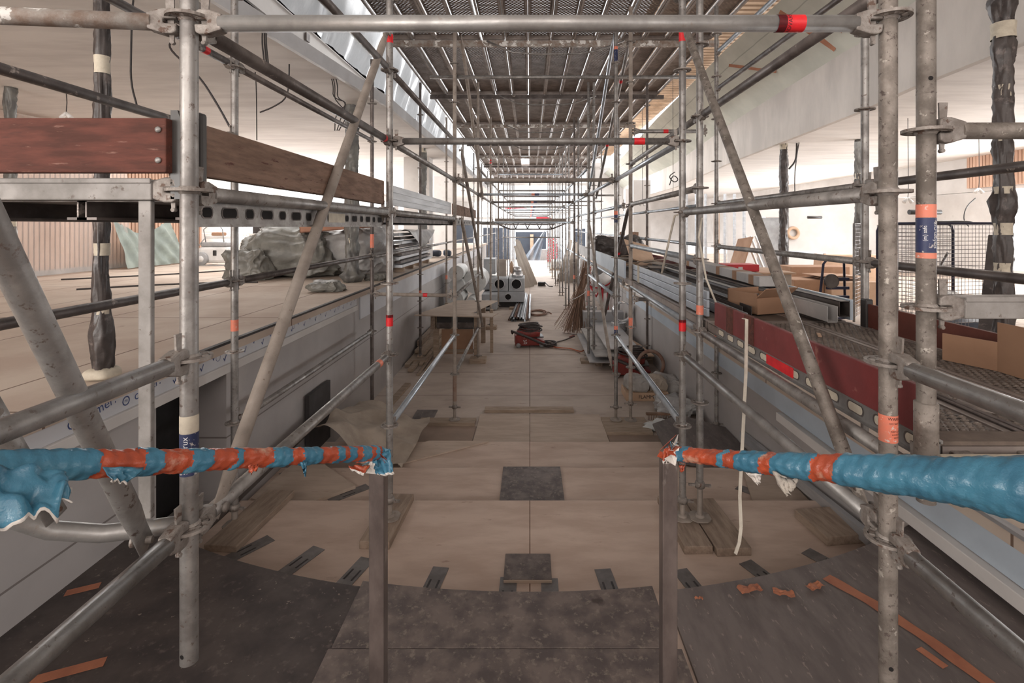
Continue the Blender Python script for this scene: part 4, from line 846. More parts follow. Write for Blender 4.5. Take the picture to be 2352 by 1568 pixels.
# long cover strip with a tape hanging from the toe board
b = MB(); P = [pt(1707, 732, 2.70), pt(1715, 733, 2.66), pt(1713, 860, 2.6), pt(1706, 1000, 2.55), pt(1699, 1140, 2.5), pt(1702, 1210, 2.48), pt(1698, 1245, 2.45), pt(1689, 1272, 2.42)]
for a, c in zip(P, P[1:]): b.bar(a, c, .016, .004, up=(0, 1, 0))
tag(b.build('hanging_strap', 'strap'), 'cream flat strap hanging over the maroon toe board down to the plywood step', 'strap')
b = MB(); b.path([pt(1612, 500, 3.4), pt(1605, 545, 3.4), pt(1622, 640, 3.38), pt(1648, 704, 3.36)], .007, 6)
tag(b.build('hanging_strap', 'strap'), 'thin cream strap slanting beside the threaded-foot pole towards the toe board', 'strap')
b = MB(); b.path([pt(1568, 490, 3.75), pt(1550, 495, 3.8), pt(1535, 560, 3.9), pt(1520, 627, 4.0)], .008, 6)
tag(b.build('hanging_strap', 'strap'), 'short cream strap hanging over the bluish tube above the profiles', 'strap')

# ------------------------------------------------------------------ wrapped handrails
def wrapped_rail(name, A, Bp, r0, r1, bands, label, seed, endflare=.0):
    A = Vector(A); Bp = Vector(Bp); L = (Bp - A).length; n = 260; seg = 40
    t = thing('wrapped_handrail', label, 'handrail', A)
    def R_of(s_): return r0 + (r1 - r0) * (s_ / L) ** 2
    def band_at(s_, a):
        q = s_ / L + .5 * R_of(s_) / L * math.sin(a + seed) + .003 * math.sin(5 * a + seed * 2)
        for (b0, b1) in bands:
            if b0 <= q < b1: return 1
        return 0
    b = MB(); X = frame(A, Bp); vs = []; fs = []; ms = []
    for i in range(n + 1):
        s_ = L * i / n; u = i / n
        R = r0 + (r1 - r0) * u ** 2
        for k in range(seg):
            a = 2 * math.pi * k / seg
            nn = noise.noise(Vector((math.cos(a) * .8 + seed, math.sin(a) * .8, s_ * 5 + seed))) * .16 + noise.noise(Vector((math.cos(a) * 2 + seed, math.sin(a) * 2, s_ * 30))) * .12
            nn += .10 * abs(noise.noise(Vector((math.cos(a + s_ * 9) * 3, math.sin(a + s_ * 9) * 3, s_ * 22 + seed))))
            rd = R * (1 + nn) + (.0018 if band_at(s_, a) == 0 else 0) + .0008 * math.sin((s_ + .6 * R * math.sin(a + seed)) * 260 + 4 * noise.noise(Vector((s_ * 9, math.sin(a), seed))))
            if u < .02: rd *= .75 + 12 * u
            vs.append((s_, rd * math.cos(a), rd * math.sin(a)))
    for i in range(n):
        for k in range(seg):
            fs.append((i * seg + k, i * seg + (k + 1) % seg, (i + 1) * seg + (k + 1) % seg, (i + 1) * seg + k)); ms.append(band_at(L * (i + .5) / n, 2 * math.pi * k / seg))
    for f, m_ in zip(fs, ms): b.f.append(list(f)); b.m.append(m_); b.s.append(True)
    b.v = [X @ Vector(p) for p in vs]
    b.add([X @ Vector(p) for p in vs[:seg]], [tuple(range(seg))[::-1]], 2); b.add([X @ Vector(p) for p in vs[-seg:]], [tuple(range(seg))], 2)
    b.build('plastic_wrap', ['bluewrap', 'orwrap', 'fray'], t)
    return t, X, L
def torn(parent, pts, mat, name='torn_flap', th=.002, edge=None, seed=0, amp=.008, n=10):
    """ragged sheet hanging from the first edge (two points) to the second edge (two points)"""
    a, b_, c, d = [Vector(p) for p in pts]; nrm = (b_ - a).cross(c - a).normalized()
    def fn(u, v):
        p = (a * (1 - u) + b_ * u) * (1 - v) + (d * (1 - u) + c * u) * v
        rag = noise.noise(Vector((u * 7 + seed, seed, 0))) * .25 * v
        p = p + (d - a) * rag + nrm * amp * (noise.noise(Vector((u * 4 + seed, v * 3, 1))) * 2)
        return p
    b = MB(); b.grid(fn, n * 2, n, 0, mf=(lambda i, j: 1 if (edge and j == n - 1) else 0))
    return b.build(name, [mat, 'fray'], parent, solid=th)
bandsL = [(.02, .03), (.045, .06), (.09, .11), (.135, .15), (.1735, .219), (.2746, .304), (.3547, .428), (.4427, .495), (.5395, .594), (.629, .7057)]
A = (-.447, 1.555, -.688); Bp = (-1.06, .80, -.385)
rl, XL, LL = wrapped_rail('l', A, Bp, .0195, .034, bandsL, 'handrail wrapped in blue plastic and orange tape with a torn hanging blue flap', 1.3)
torn(rl, (pt(845, 1062, 1.54), pt(895, 1030, 1.53), pt(906, 1088, 1.50), pt(872, 1092, 1.50)), 'bluewrap', edge=1, seed=2)
torn(rl, (pt(800, 1070, 1.5), pt(850, 1068, 1.5), pt(835, 1092, 1.48), pt(805, 1078, 1.48)), 'orwrap', edge=1, seed=5, n=6)
torn(rl, (pt(235, 1072, 1.0), pt(330, 1075, 1.05), pt(290, 1112, 1.02), pt(255, 1104, 1.0)), 'bluewrap', edge=1, seed=8, n=8)
torn(rl, (pt(690, 1060, 1.33), pt(706, 1060, 1.34), pt(700, 1092, 1.33), pt(699, 1088, 1.33)), 'bluewrap', seed=9, n=5)
torn(rl, (pt(-80, 1062, .82), pt(150, 1085, .90), pt(166, 1155, .86), pt(-40, 1240, .78)), 'bluewrap', edge=1, seed=11, amp=.012, n=16)
torn(rl, (pt(570, 1070, 1.2), pt(590, 1068, 1.22), pt(588, 1082, 1.2), pt(575, 1084, 1.2)), 'orwrap', seed=13, n=4)
torn(rl, (pt(90, 1128, .88), pt(165, 1120, .9), pt(158, 1140, .88), pt(95, 1148, .87)), 'fray', seed=14, n=5)
bandsR = [(.007, .055), (.083, .194), (.214, .2466), (.318, .35), (.453, .507)]
A = (.415, 1.555, -.688); Bp = (1.02, .82, -.44)
rr_, XR, LR = wrapped_rail('r', A, Bp, .0195, .070, bandsR, 'handrail wrapped in orange tape and thick blue plastic with dirty foam hanging out', 4.1)
torn(rr_, (pt(1712, 1085, 1.33), pt(1750, 1088, 1.32), pt(1745, 1108, 1.31), pt(1738, 1112, 1.31)), 'fray', seed=22, n=6)
torn(rr_, (pt(1775, 1080, 1.27), pt(1832, 1105, 1.25), pt(1826, 1120, 1.24), pt(1806, 1140, 1.24)), 'foam', 'foam_flap', th=.006, seed=24, n=8)
torn(rr_, (pt(1525, 1030, 1.53), pt(1545, 1025, 1.53), pt(1540, 1060, 1.51), pt(1522, 1062, 1.51)), 'orwrap', edge=1, seed=26, n=6)
torn(rr_, (pt(1560, 1068, 1.5), pt(1572, 1070, 1.5), pt(1570, 1082, 1.49), pt(1563, 1084, 1.49)), 'orwrap', seed=27, n=4)
def crumple(parent, P, n, r, mat, seed):
    rn = random.Random(seed)
    for k in range(n):
        q = Vector(P) + Vector((rn.uniform(-r, r), rn.uniform(-r, r), rn.uniform(-r, r))); a = [q + Vector((rn.uniform(-r, r), rn.uniform(-r, r), rn.uniform(-r, r))) for _ in range(3)]
        b = MB(); b.add([q] + a, [(0, 1, 2), (0, 2, 3)], 0); b.build('frayed_tape', mat[k % len(mat)], parent, solid=.001)
crumple(rr_, (.43, 1.54, -.68), 14, .028, ['orwrap', 'fray', 'bluewrap'], 3); crumple(rl, (-.46, 1.54, -.69), 12, .028, ['bluewrap', 'fray', 'orwrap'], 4)
for x, lab in ((-.465, 'grey upright rail post under the torn blue end of the wrapped rail'), (.425, 'grey upright rail post under the frayed orange end of the wrapped rail')):
    b = MB(); b.box(x - .023, x + .023, 1.55, 1.596, -1.77, -.715); 
    t = thing('rail_post', lab, 'post', (x, 1.573, -1.77)); b.build('post', 'galv_dusty' if 0 else 'postmetal', t, bevel=.003)
    MB().box(x - .06, x + .06, 1.51, 1.63, -1.775, -1.762).build('foot_plate', 'galv_dusty', t)

# ------------------------------------------------------------------ pads, strips and plates on the steps
def pad(x0, x1, y0, y1, z0, z1, label, mat='wood', group=None, rot=0):
    cx, cy = (x0 + x1) / 2, (y0 + y1) / 2; b = MB(); b.box(x0 - cx, x1 - cx, y0 - cy, y1 - cy, 0, z1 - z0, 0)
    o = b.build('timber_pad', mat, origin=(0, 0, 0), bevel=.004); o.location = (cx, cy, z0); o.rotation_euler = (0, 0, rot)
    return tag(o, label, 'timber', group)
pad(-1.10, -.90, 3.33, 3.93, -2.10, -2.048, 'timber pad under the pole beside the first wrapped rail', rot=-.04)
pad(.98, 1.165, 3.28, 3.9, -2.10, -2.048, 'narrower timber pad under the pole near the frayed rail end', rot=.03)
pad(1.175, 1.40, 3.26, 3.86, -2.10, -2.048, 'wider timber pad under the threaded foot, beside the narrower one', rot=.05)
pad(1.93, 2.24, 3.38, 3.72, -2.10, -2.04, 'thick short timber block under the mortar spotted brace', rot=.12)
pad(-2.08, -1.86, 3.30, 4.0, -2.10, -2.055, 'long timber plank on the step below the dusty diagonal brace', rot=-.08)
pad(-1.42, -.70, 6.50, 6.68, -2.54, -2.49, 'timber board across the floor beside the two plywood sheets, carrying the rust coated pole', 'wood_x')
pad(.93, 1.50, 6.22, 6.72, -2.54, -2.495, 'timber board carrying two slim poles beside the plywood sheets', 'wood_x')
pad(-.62, .60, 6.98, 7.12, -2.54, -2.50, 'pale timber batten lying across the floor behind the plywood sheets', 'wood_x')
pad(2.05, 2.28, 5.9, 6.3, -2.54, -2.5, 'timber pad wrapped in paper by the blue filmed wall')
for k, (x, y, lab) in enumerate(((-2.06, 9.55, 'timber block under the pole beside the lumber'), (-.97, 9.6, 'timber block under the pole right of the plywood table'), (-.97, 12.7, 'timber block under a pole beyond the table by the steel profiles'), (1.10, 9.6, 'long timber board under the slim pole by the grey steel sheets'), (2.2, 9.6, 'dark timber pad by the blue filmed wall'))):
    w_ = .55 if k == 3 else .3
    pad(x - .15 - (0 if k != 3 else 0), x + w_ - .15, y - .13, y + .13, -2.54, -2.455 if k != 3 else -2.49, lab, 'wood_x')
pad(-.62, -.35, 15.6, 15.85, -2.54, -2.47, 'small light timber block beside the duct boxes', 'wood_x')
for x0, x1, lab in ((-.665, .128 - .13, 'plywood sheet on the floor, the one next to the rust coated pole'), (.004, .93, 'plywood sheet on the floor, the one next to the slim poles with stickers')):
    tag(MB().box(x0, x1, 5.72, 6.86, -2.539, -2.515).build('plywood_sheet', 'ply_loose', bevel=.002), lab, 'plywood sheet')
tag(MB().box(-1.75, -.68, 5.66, 6.49, -2.5395, -2.532).build('floor_sheet', 'dust_brown'), 'brown dusty sheet in the sunken patch beside the rust coated pole', 'sheet')
tag(MB().box(.94, 1.75, 5.66, 6.21, -2.5395, -2.532).build('floor_sheet', 'dust_brown'), 'brown dusty sheet in the sunken patch by the slim poles', 'sheet')
def plate(x0, x1, y0, y1, z, label, mat='phen2', skew=0):
    b = MB(); b.prism([(x0, y0), (x1, y0), (x1 + skew, y1), (x0 + skew, y1)], z, z + .018); return tag(b.build('dark_board', mat, bevel=.002), label, 'board')
plate(-.245, .28, 4.08, 4.72, -2.229, 'dark shiny board with boot prints covering the second step')
plate(-.155, .13, 3.02, 3.26, -2.099, 'small dark mottled board on the first step, pale front edge')
b = MB(); b.box(-.155, .13, 3.012, 3.02, -2.099, -2.083); 
tag(b.build('edge_lath', 'ply_loose'), 'pale lath edge in front of the small dark board', 'lath')
b = MB(); b.prism([(1.40, 5.1), (2.26, 4.72), (2.27, 5.95), (1.85, 6.35), (1.45, 6.05)], -2.345, -2.33); tag(b.build('dark_board', 'phen3'), 'large dark grey board lying under the walkway behind the second wrapped rail', 'board')
plate(-1.55, -1.27, 6.7, 7.05, -2.538, 'small dark board lying near the canvas heap', 'phen3')
strips = [((570, 1262), .62), ((690, 1290), .42), ((812, 1318), .28), ((995, 1342), .14), ((1165, 1368), .02), ((1264, 1371), 0), ((1398, 1347), -.1), ((1592, 1347), -.25), ((1757, 1325), -.42), ((1905, 1295), -.55)]
lab_s = ['beside the clustered joint', 'second along the curve from the clustered joint', 'just before the first rail post', 'just past the first rail post', 'below the small dark board, half covered', 'half covered, right beside the floor seam', 'between the seam and the second rail post', 'just past the second rail post', 'in the row towards the orange tape', 'closest to the spattered pole']
def slotplate(x, y, z, a, label, L=.30, w_=.10):
    t = thing('slotted_plate', label, 'metal plate', (x, y, z), 'slotted zinc plates on the steps')
    q = MB(); X = Matrix.Translation((x, y, z)) @ Matrix.Rotation(a, 4, 'Z')
    q.box(-w_ / 2, w_ / 2, -L / 2, L / 2, 0, .003, 0, X); q.build('plate', 'slot', t)
    for s_ in (-.026, .026):
        q = MB(); q.box(s_ - .006, s_ + .006, -L * .2, L * .12, .003, .0036, 0, X); q.build('slot', 'near_black', t)
for ((px, py), a), l_ in zip(strips, lab_s):
    Y = 1176 * 2.10 / (py - 520); slotplate((px - VX) / 1176 * Y, Y, -2.0985, -a, 'slotted zinc plate on the plywood step ' + l_)
for (px, py, l_) in ((690, 1078, 'furthest back on the second step'), (733, 1108, 'on the second step near the plank'), (802, 1133, 'on the second step towards the timber pad'), (1740, 1135, 'on the second step behind the cream strap')):
    Y = 1176 * 2.23 / (py - 520); slotplate((px - VX) / 1176 * Y, Y, -2.2285, -.8 if px < 1200 else .8, 'slotted zinc plate ' + l_, .34)
def tape(px0, py0, px1, py1, z, w_, label, zz=1.78):
    def g(px, py): Y = 1176 * zz / (py - 520); return Vector(((px - VX) / 1176 * Y, Y, z))
    b = MB(); b.bar(g(px0, py0), g(px1, py1), w_, .0015); return tag(b.build('tape_strip', 'otape'), label, 'tape')
tape(150, 1362, 230, 1343, -1.780, .045, 'short orange tape on the black sheet near the white wall')
tape(40, 1572, 242, 1518, -1.780, .05, 'long orange tape on the black sheet at the lower corner')
b = MB(); P = [(1.505, 2.60), (1.62, 2.42), (1.72, 2.20), (1.80, 1.95), (1.86, 1.7), (1.92, 1.3)]
def seam(u, v):
    t_ = u * (len(P) - 1); k0 = min(int(t_), len(P) - 2); f_ = t_ - k0; a, c = P[k0], P[k0 + 1]; return (a[0] * (1 - f_) + c[0] * f_ + (v - .5) * .055 * (1 + .12 * math.sin(u * 31)), a[1] * (1 - f_) + c[1] * f_ + (v - .5) * .03, -1.778 + .001 * v)
b.grid(seam, 50, 2)
tag(b.build('tape_strip', 'otape'), 'long orange tape seam between the two grey plywood covers', 'tape')
tape(2110, 1488, 2172, 1532, -1.7795, .035, 'small piece of orange tape on the dark sheet beside the lower tube')
for k, (px, py, a, w_, lab) in enumerate(((1722, 1356, .2, .06, 'crumpled orange tape scrap at the curved edge behind the second post'), (1800, 1366, -.3, .05, 'folded orange tape scrap hanging over the curved edge'), (1872, 1350, .4, .05, 'small orange tape scrap beside the long tape seam'), (1605, 1378, 0, .02, 'tiny orange scrap beside the second rail post'))):
    Y = 1176 * 1.78 / (py - 520); x = (px - VX) / 1176 * Y; b = MB(); ca, sa = math.cos(a), math.sin(a)
    def fn(u, v, k=k): p, q = (u - .5) * w_ * 1.9, (v - .5) * w_ * .8 * (1 + .5 * noise.noise(Vector((u * 3, k, 0)))); return (x + ca * p - sa * q, Y + sa * p + ca * q, -1.772 + .007 * abs(math.sin(u * 7 + k)) + .006 * noise.noise(Vector((u * 5, v * 5, k))))
    b.grid(fn, 10, 4, smooth=False); tag(b.build('tape_scrap', 'otape', solid=.001), lab, 'tape scrap')
b = MB(); b.lathe([(.02, 0), (.033, 0), (.035, .025), (.02, .025), (.02, 0)], 20, 0, Matrix.Translation((-.76, 5.83, -2.535))); tag(b.build('tape_roll', 'cream'), 'small roll of cream tape on the floor beside the plywood sheets', 'tape roll')
# ------------------------------------------------------------------ columns wrapped in black plastic, hanging cables
def wrapped_column(x, y, z0, z1, r, label, tapes, bulges=(), mat='wrap', seed=0, skirt=None):
    t = thing('wrapped_column', label, 'column', (x, y, z0)); n = 110; seg = 30; pts = []; rs = []
    for i in range(n + 1):
        z = z0 + (z1 - z0) * i / n; rr = r * (1 + .16 * noise.noise(Vector((seed, z * 3.1, 0))))
        for (bz, bw, br) in bulges: rr += .5 * br * math.exp(-((z - bz) / bw) ** 2)
        for (tz, tw, _) in tapes: rr = rr * (1 - .12 * math.exp(-((z - tz) / (tw * .8)) ** 2))
        pts.append((x + .012 * noise.noise(Vector((z * 2, seed, 3))), y, z))
        rs.append((lambda R, zz: (lambda a: R * (1 + .30 * noise.noise(Vector((math.cos(a) * 1.6 + seed, math.sin(a) * 1.6, zz * 4)))  + .16 * (1 - 2 * abs(noise.noise(Vector((math.cos(a + zz * 2) * 3, math.sin(a + zz * 2) * 3, zz * 2 + seed)))) * 2))))(rr, z))
    b = MB(); b.path(pts, rs, seg); b.build('plastic_cover', mat, t)
    for (tz, tw, tr) in tapes:
        b = MB(); b.path([(x, y, tz - tw / 2), (x, y, tz), (x, y, tz + tw / 2)], [r * tr, r * tr * .96, r * tr * 1.02], 18, 0, caps=False); b.build('tape_band', 'cream', t)
    return t
wrapped_column(-2.44, 2.92, -.84, 1.92, .036, 'slim column wrapped in black plastic with cream tape bands, closest to the red-brown board', ((.92, .10, 1.05), (-.13, .07, 1.05), (-.47, .055, 1.05)), ((-.60, .05, .02), (-.68, .09, .025), (-.78, .06, .018)), seed=1)
b = MB(); b.blob((-2.44, 2.92, -.835), (.16, .16, .075), .12, 9, 3); tag(b.build('crumpled_film', 'cream'), 'crumpled cream plastic round the foot of the slim wrapped column', 'plastic sheet')
wrapped_column(-2.80, 8.05, -.87, 2.25, .098, 'black wrapped column under the painted steel beam behind the dusty brace', ((2.14, .12, 1.03), (-.22, .08, .75), (-.71, .06, .8)), ((-.78, .08, .12),), 'wrapgrey', 2)
wrapped_column(-7.1, 7.0, -.87, 1.9, .06, 'distant wrapped column in front of the fluted wood', ((1.3, .10, 1.1), (.05, .1, 1.05)), (), 'wrapgrey', 3)
wrapped_column(-2.62, 12.5, -.87, 1.9, .09, 'thin greenish wrapped column between the long metal side board and the far windows', ((1.85, .1, 1.02),), ((-.7, .1, .05),), 'wrapgrey', 4)
wrapped_column(3.93, 4.25, -1.42, 1.9, .062, 'tall column in bunched black plastic with cream tape, standing behind the wire cage', ((1.62, .13, 1.35), (1.12, .10, 1.0), (.72, .03, .9), (.30, .06, 1.02), (-.02, .10, 1.0), (-.34, .08, 1.0)), ((1.85, .12, .06), (1.45, .13, .035), (.62, .05, .012), (.18, .12, .035), (-1.0, .2, .03)), seed=5)
wrapped_column(5.85, 11.8, -1.42, 1.93, .085, 'straight black wrapped column under the fabric band, small cream collar at its top', ((1.84, .14, 1.05), (-1.0, .12, 1.0)), (), 'wrap', 6)
wrapped_column(7.2, 11.2, -1.42, 1.9, .08, 'pale grey wrapped column far behind the speckled pole', ((1.1, .12, 1.0),), (), 'wrapgrey', 7)
def cable(P, r, label, mat='cable', name='hanging_cable', cat='cable', group=None, seg=6):
    # smooth the polyline
    P = [Vector(p) for p in P]
    for _ in range(2):
        Q = [P[0]]
        for a, c in zip(P, P[1:]): Q += [a * .75 + c * .25, a * .25 + c * .75]
        P = Q + [P[-1]]
    b = MB(); b.path(P, r, seg); return tag(b.build(name, mat), label, cat, group)
cable([Vector((-3.33, 4.3, 1.9)), pt(303, 30, 4.3), pt(301, 120, 4.3), pt(300, 190, 4.3), pt(316, 248, 4.3)], .008, 'thin dark cable hanging from the ceiling beside the slim wrapped column')
cable([Vector((-3.0, 4.6, 1.9)), pt(388, 95, 4.3), pt(392, 118, 4.2), pt(455, 170, 4.2), pt(500, 240, 4.2), pt(535, 305, 4.2)], .008, 'curving dark cable running behind the bright hanging pole')
cable([Vector((-3.38, 6.3, 1.9)), pt(589, 200, 6.3), pt(590, 322, 6.3)], .007, 'straight dark cable hanging to the worn brown board')
cable([Vector((-2.82, 6.0, 1.9)), pt(664, 180, 6.0), pt(660, 225, 6.0), pt(628, 246, 6.0), pt(597, 258, 6.0)], .009, 'short black cable end curling sideways under the ceiling')
for k, dx in enumerate((0, 5, 9)):
    cable([pt(606 + dx, 45, 5.0), pt(601 + dx, 90, 5.0), pt(607 + dx, 145, 5.0)], .008, '%s black cable loop dangling from the open ceiling cavity' % ['first', 'second', 'third'][k], group='black cables from the ceiling cavity')
for k, (dx, e_) in enumerate(((0, 0), (6, 14), (-4, 30))):
    cable([pt(765 + dx, 178, 6.6), pt(770 + dx, 200, 6.6), pt(768 + dx, 225, 6.6), pt(776 + dx + e_, 236, 6.6), pt(800 - e_, 262, 6.6), pt(778 - e_ * .3, 300, 6.6)], .007, '%s of the tangled black cables beside the black wrapped column' % ['first', 'second', 'third'][k], group='cables by the wrapped column')
cable([Vector((6.1, 11.7, 1.9)), pt(1830, 345, 11.5), pt(1828, 370, 11.5), pt(1812, 388, 11.5)], .02, 'short thick black cable beside the straight wrapped column')
cable([Vector((6.1, 11.6, 1.9)), pt(1832, 345, 11.6), pt(1830, 360, 11.6), pt(1825, 400, 11.6), pt(1826, 455, 11.6)], .012, 'thin cable hanging beside the straight wrapped column')
def worklamp(p, label, cord):
    t = thing('work_lamp', label, 'lamp', p, 'hanging bare lamp holders')
    p = Vector(p); b = MB()
    for s_ in (-1, 1): b.tube(p + Vector((0, 0, .06)), p + Vector((s_ * .07, 0, -.02)), .018, 8, 0, .034)
    b.build('lamp_head', 'lampw', t); b = MB(); b.path([p + Vector((0, 0, .05)), p + Vector((.01, 0, .2)), Vector((p.x, p.y, 4.17 if 2.3 < p.x < 4.75 and p.y > 6 else 1.905))], .006, 5); b.build('cord', 'cable', t)
for (px, py, Y, lab, c_) in ((152, 268, 7.2, 'white lamp holder dangling above the red-brown board', .5), (2248, 440, 9.5, 'white lamp holder above the wire cage, left of the bunched black column', .6), (1545, 450, 12, 'white lamp holders hanging beside the outer pole above the scattered offcuts', .8), (2085, 462, 9, 'white lamp holder between the spattered and the speckled pole', .7), (1475, 470, 14, 'distant lamp holder near the brown pole', 1.0)):
    worklamp(pt(px, py, Y), lab, c_)
cable([pt(2240, 455, 9.5), pt(2218, 475, 9.4), pt(2212, 505, 9.3), pt(2225, 520, 9.2)], .01, 'looping cable from the lamp holder down to the top of the wire cage')
cable([pt(2150, 200 + 60, 30), pt(1860, 438, 30)], .01, 'x') if 0 else None
cable([pt(1550, 395, 7), pt(1535, 405, 7), pt(1548, 420, 7), pt(1560, 412, 7), pt(1545, 400, 7), pt(1538, 425, 7)], .007, 'tangle of thin black wire hanging by the outer pole')

# ------------------------------------------------------------------ raised west hall
vl = MB()
def veil(y0, y1, seed, z1=1.85):
    b = MB()
    def fn(u, v):
        y = y0 + (y1 - y0) * u; w_ = noise.noise(Vector((y * 1.6, v * 1.2, seed))) * .16 + .05 * math.sin(y * 5 + seed + 3 * v)
        return (-8.36 + w_ * .7 * (1 - .5 * v), y, -.84 + (z1 + .84) * v)
    b.grid(fn, 60, 14, 0); return b
tag(veil(4.0, 7.9, 1).build('dust_sheet', 'veil'), 'hazy dust sheet hung over the fluted wood behind the leaning tube', 'dust sheet')
tag(veil(8.0, 10.6, 4).build('dust_sheet', 'veil'), 'hazy dust sheet hung over the fluted wood behind the slim wrapped column', 'dust sheet')
tag(veil(13.6, 15.2, 9).build('dust_sheet', 'veil'), 'hazy dust sheet beyond the white machine on the raised floor', 'dust sheet')
# green tarpaulin pinned in two points
b = MB(); P0, P1 = 9.35, 12.1
def fn(u, v):
    y = (10.2 + 1.55 * u) * v + (10.36 + 1.9 * u) * (1 - v)
    top = .20 - .36 * (1 - abs(2 * u - 1) ** 1.6)
    z = -.85 + (top + .85 - (.0 if .12 < u < .9 else .05)) * v
    return (-8.30 + .16 * (1 - v) +   .028 * math.sin(u * 34 + 5 * v) * (1 - .4 * v) + .03 * noise.noise(Vector((u * 6, v * 4, 2))), y, z)
b.grid(fn, 60, 16); tag(b.build('tarpaulin', 'tarp_green'), 'green tarpaulin pinned up at two points on the fluted wood', 'tarpaulin')
# construction vacuum on the raised floor
Y = 11.6; v0 = pt(503, 592, Y); v0.z = -.87
t = thing('dust_extractor', 'white wheeled dust extractor with a tray of tools on top, standing on the raised floor', 'vacuum cleaner', v0)
def rb(parent, name, mat, x0, x1, y0, y1, z0, z1, bv=.03, o=v0): 
    return MB().box(o.x + x0, o.x + x1, o.y + y0, o.y + y1, o.z + z0, o.z + z1).build(name, mat, parent, bevel=bv)
rb(t, 'body', 'whitep', -.34, .32, -.22, .22, .06, .42, .06); rb(t, 'motor_head', 'greyp', -.30, .30, -.2, .2, .42, .52, .03); rb(t, 'tray', 'whitep', -.20, .18, -.16, .16, .60, .66, .01); rb(t, 'latch', 'blackp', .0, .08, -.235, -.215, .22, .34, .01); rb(t, 'tool', 'kraft', -.12, .12, -.1, .1, .66, .74, .02)
for x in (-.24,):
    b = MB(); b.lathe([(0, -.03), (.13, -.03), (.15, -.015), (.15, .015), (.13, .03), (0, .03)], 22, 0, Matrix.Translation((v0.x + x, v0.y - .25, v0.z + .15)) @ Matrix.Rotation(math.pi / 2, 4, 'X')); w_ = b.build('wheel', 'greyp', t)
    b = MB(); b.lathe([(0, -.035), (.07, -.035), (.07, .035), (0, .035)], 16, 0, Matrix.Translation((v0.x + x, v0.y - .25, v0.z + .15)) @ Matrix.Rotation(math.pi / 2, 4, 'X')); b.build('hub', 'whitep', w_)
b = MB(); b.path([v0 + Vector(q) for q in ((-.2, -.15, .5), (-.24, -.17, .8), (-.1, -.17, .92), (.1, -.17, .92), (.17, -.15, .8), (.2, -.15, .52))], .012, 6); b.build('handle', 'greyp', t)
cable([v0 + Vector(q) for q in ((.3, 0, .3), (.5, -.05, .34), (.65, -.1, .15), (.8, -.1, .03), (1.3, .2, .03), (1.7, 0, .03))], .028, 'black corrugated hose trailing from the white dust extractor', 'hose', 'vacuum_hose', 'hose')
cable([v0 + Vector(q) for q in ((-.2, -.2, .6), (-.42, -.25, .3), (-.5, -.2, .02), (-.2, -.4, .02), (.5, -.5, .02), (2.5, .6, .02), (3.6, .4, .02))], .010, 'grey cable looping from the extractor across the raised floor', 'greyp', 'floor_cable')
for k, P in enumerate((((-6.2, 7, -.86), (-5.5, 7.6, -.86), (-4.6, 7.9, -.86), (-4.2, 7.9, -.86)), ((-7.6, 8.3, -.86), (-6, 9.6, -.86), (-5.0, 12, -.86)))):
    cable(P, .014, ('black strip of cable lying on the raised boards behind the square post', 'long dark cable lying near the foot of the fluted wood')[k], 'cable', 'floor_cable')
struct('wall_low', MB().box(-8.0, -6.4, 14.6, 14.75, -.87, -.2), 'plaster', origin=(0, 0, 0))
# dark window unit with pipes and orange cords
t = thing('dark_niche', 'dark technical niche with white pipes behind the orange cords', 'niche', (-7.5, 14.6, .0))
rb(t, 'back_panel', 'blackp', -.6, .8, 0, .1, -.2, .75, .0, Vector((-7.3, 14.6, -.0)))
for k in range(4):
    b = MB(); b.tube((-7.2 + k * .18, 14.55, -.1), (-7.2 + k * .18, 14.55, .35), .022, 8); b.build('pipe', 'whitep', t)
cable([pt(617, 480, 11), pt(621, 520, 11), pt(622, 560, 11)], .015, 'orange cord hanging straight beside the dark niche', 'ocable'); cable([pt(622, 480, 10.9), pt(628, 515, 10.9), pt(630, 530, 10.9)], .018, 'orange cord with a white plug beside the dark niche', 'ocable')
# tarpaulin pile on the raised floor
def pile(c, sz, amp, fr, seed, mat, name, label, cat, e=.55, ridge=.35, nu=120, nv=60):
    b = MB(); b.blob(c, sz, amp, fr, seed, e, nu, nv, 0, True, ridge); return tag(b.build(name, mat), label, cat)
pile((-4.15, 9.2, -.44), (1.65, 1.5, .86), .16, 1.6, 3, 'tarp', 'tarpaulin_heap', 'crumpled green-grey tarpaulin heap at the end nearest the dusty brace', 'tarpaulin')
pile((-4.55, 8.3, -.62), (.6, .5, .5), .25, 2.6, 8, 'tarp', 'tarpaulin_fold', 'standing fold of green-grey tarpaulin at the edge of the heap', 'tarpaulin')
pile((-3.25, 9.55, -.42), (1.3, 1.5, .92), .12, 1.8, 12, 'tarp_lt', 'covered_stack', 'stack draped in shiny pale grey sheeting behind the slim orange-banded pole', 'tarpaulin')
pile((-2.75, 6.9, -.80), (.42, .34, .13), .25, 5, 15, 'tarp', 'plastic_bundle', 'small crumpled plastic bundle by the raised floor edge', 'plastic bundle')
pile((-2.5, 8.4, -.82), (.3, .45, .1), .25, 5, 18, 'tarp', 'plastic_bundle', 'dark crumpled plastic at the foot of the covered stack', 'plastic bundle')
t = thing('wooden_tray', 'shallow terracotta wooden tray lying on the tarpaulin heap', 'tray', (-3.25, 8.65, -.06))
TX = Matrix.Translation((-3.25, 8.65, -.06)) @ Matrix.Rotation(.3, 4, 'Z') @ Matrix.Rotation(-.08, 4, 'Y')
b = MB(); b.box(-.55, .55, -.3, .3, 0, .015, 0, TX)
for q in ((-.55, .55, -.3, -.285), (-.55, .55, .285, .3), (-.55, -.535, -.3, .3), (.535, .55, -.3, .3)): b.box(*q, 0, .11, 0, TX)
b.build('tray', 'terra', t)
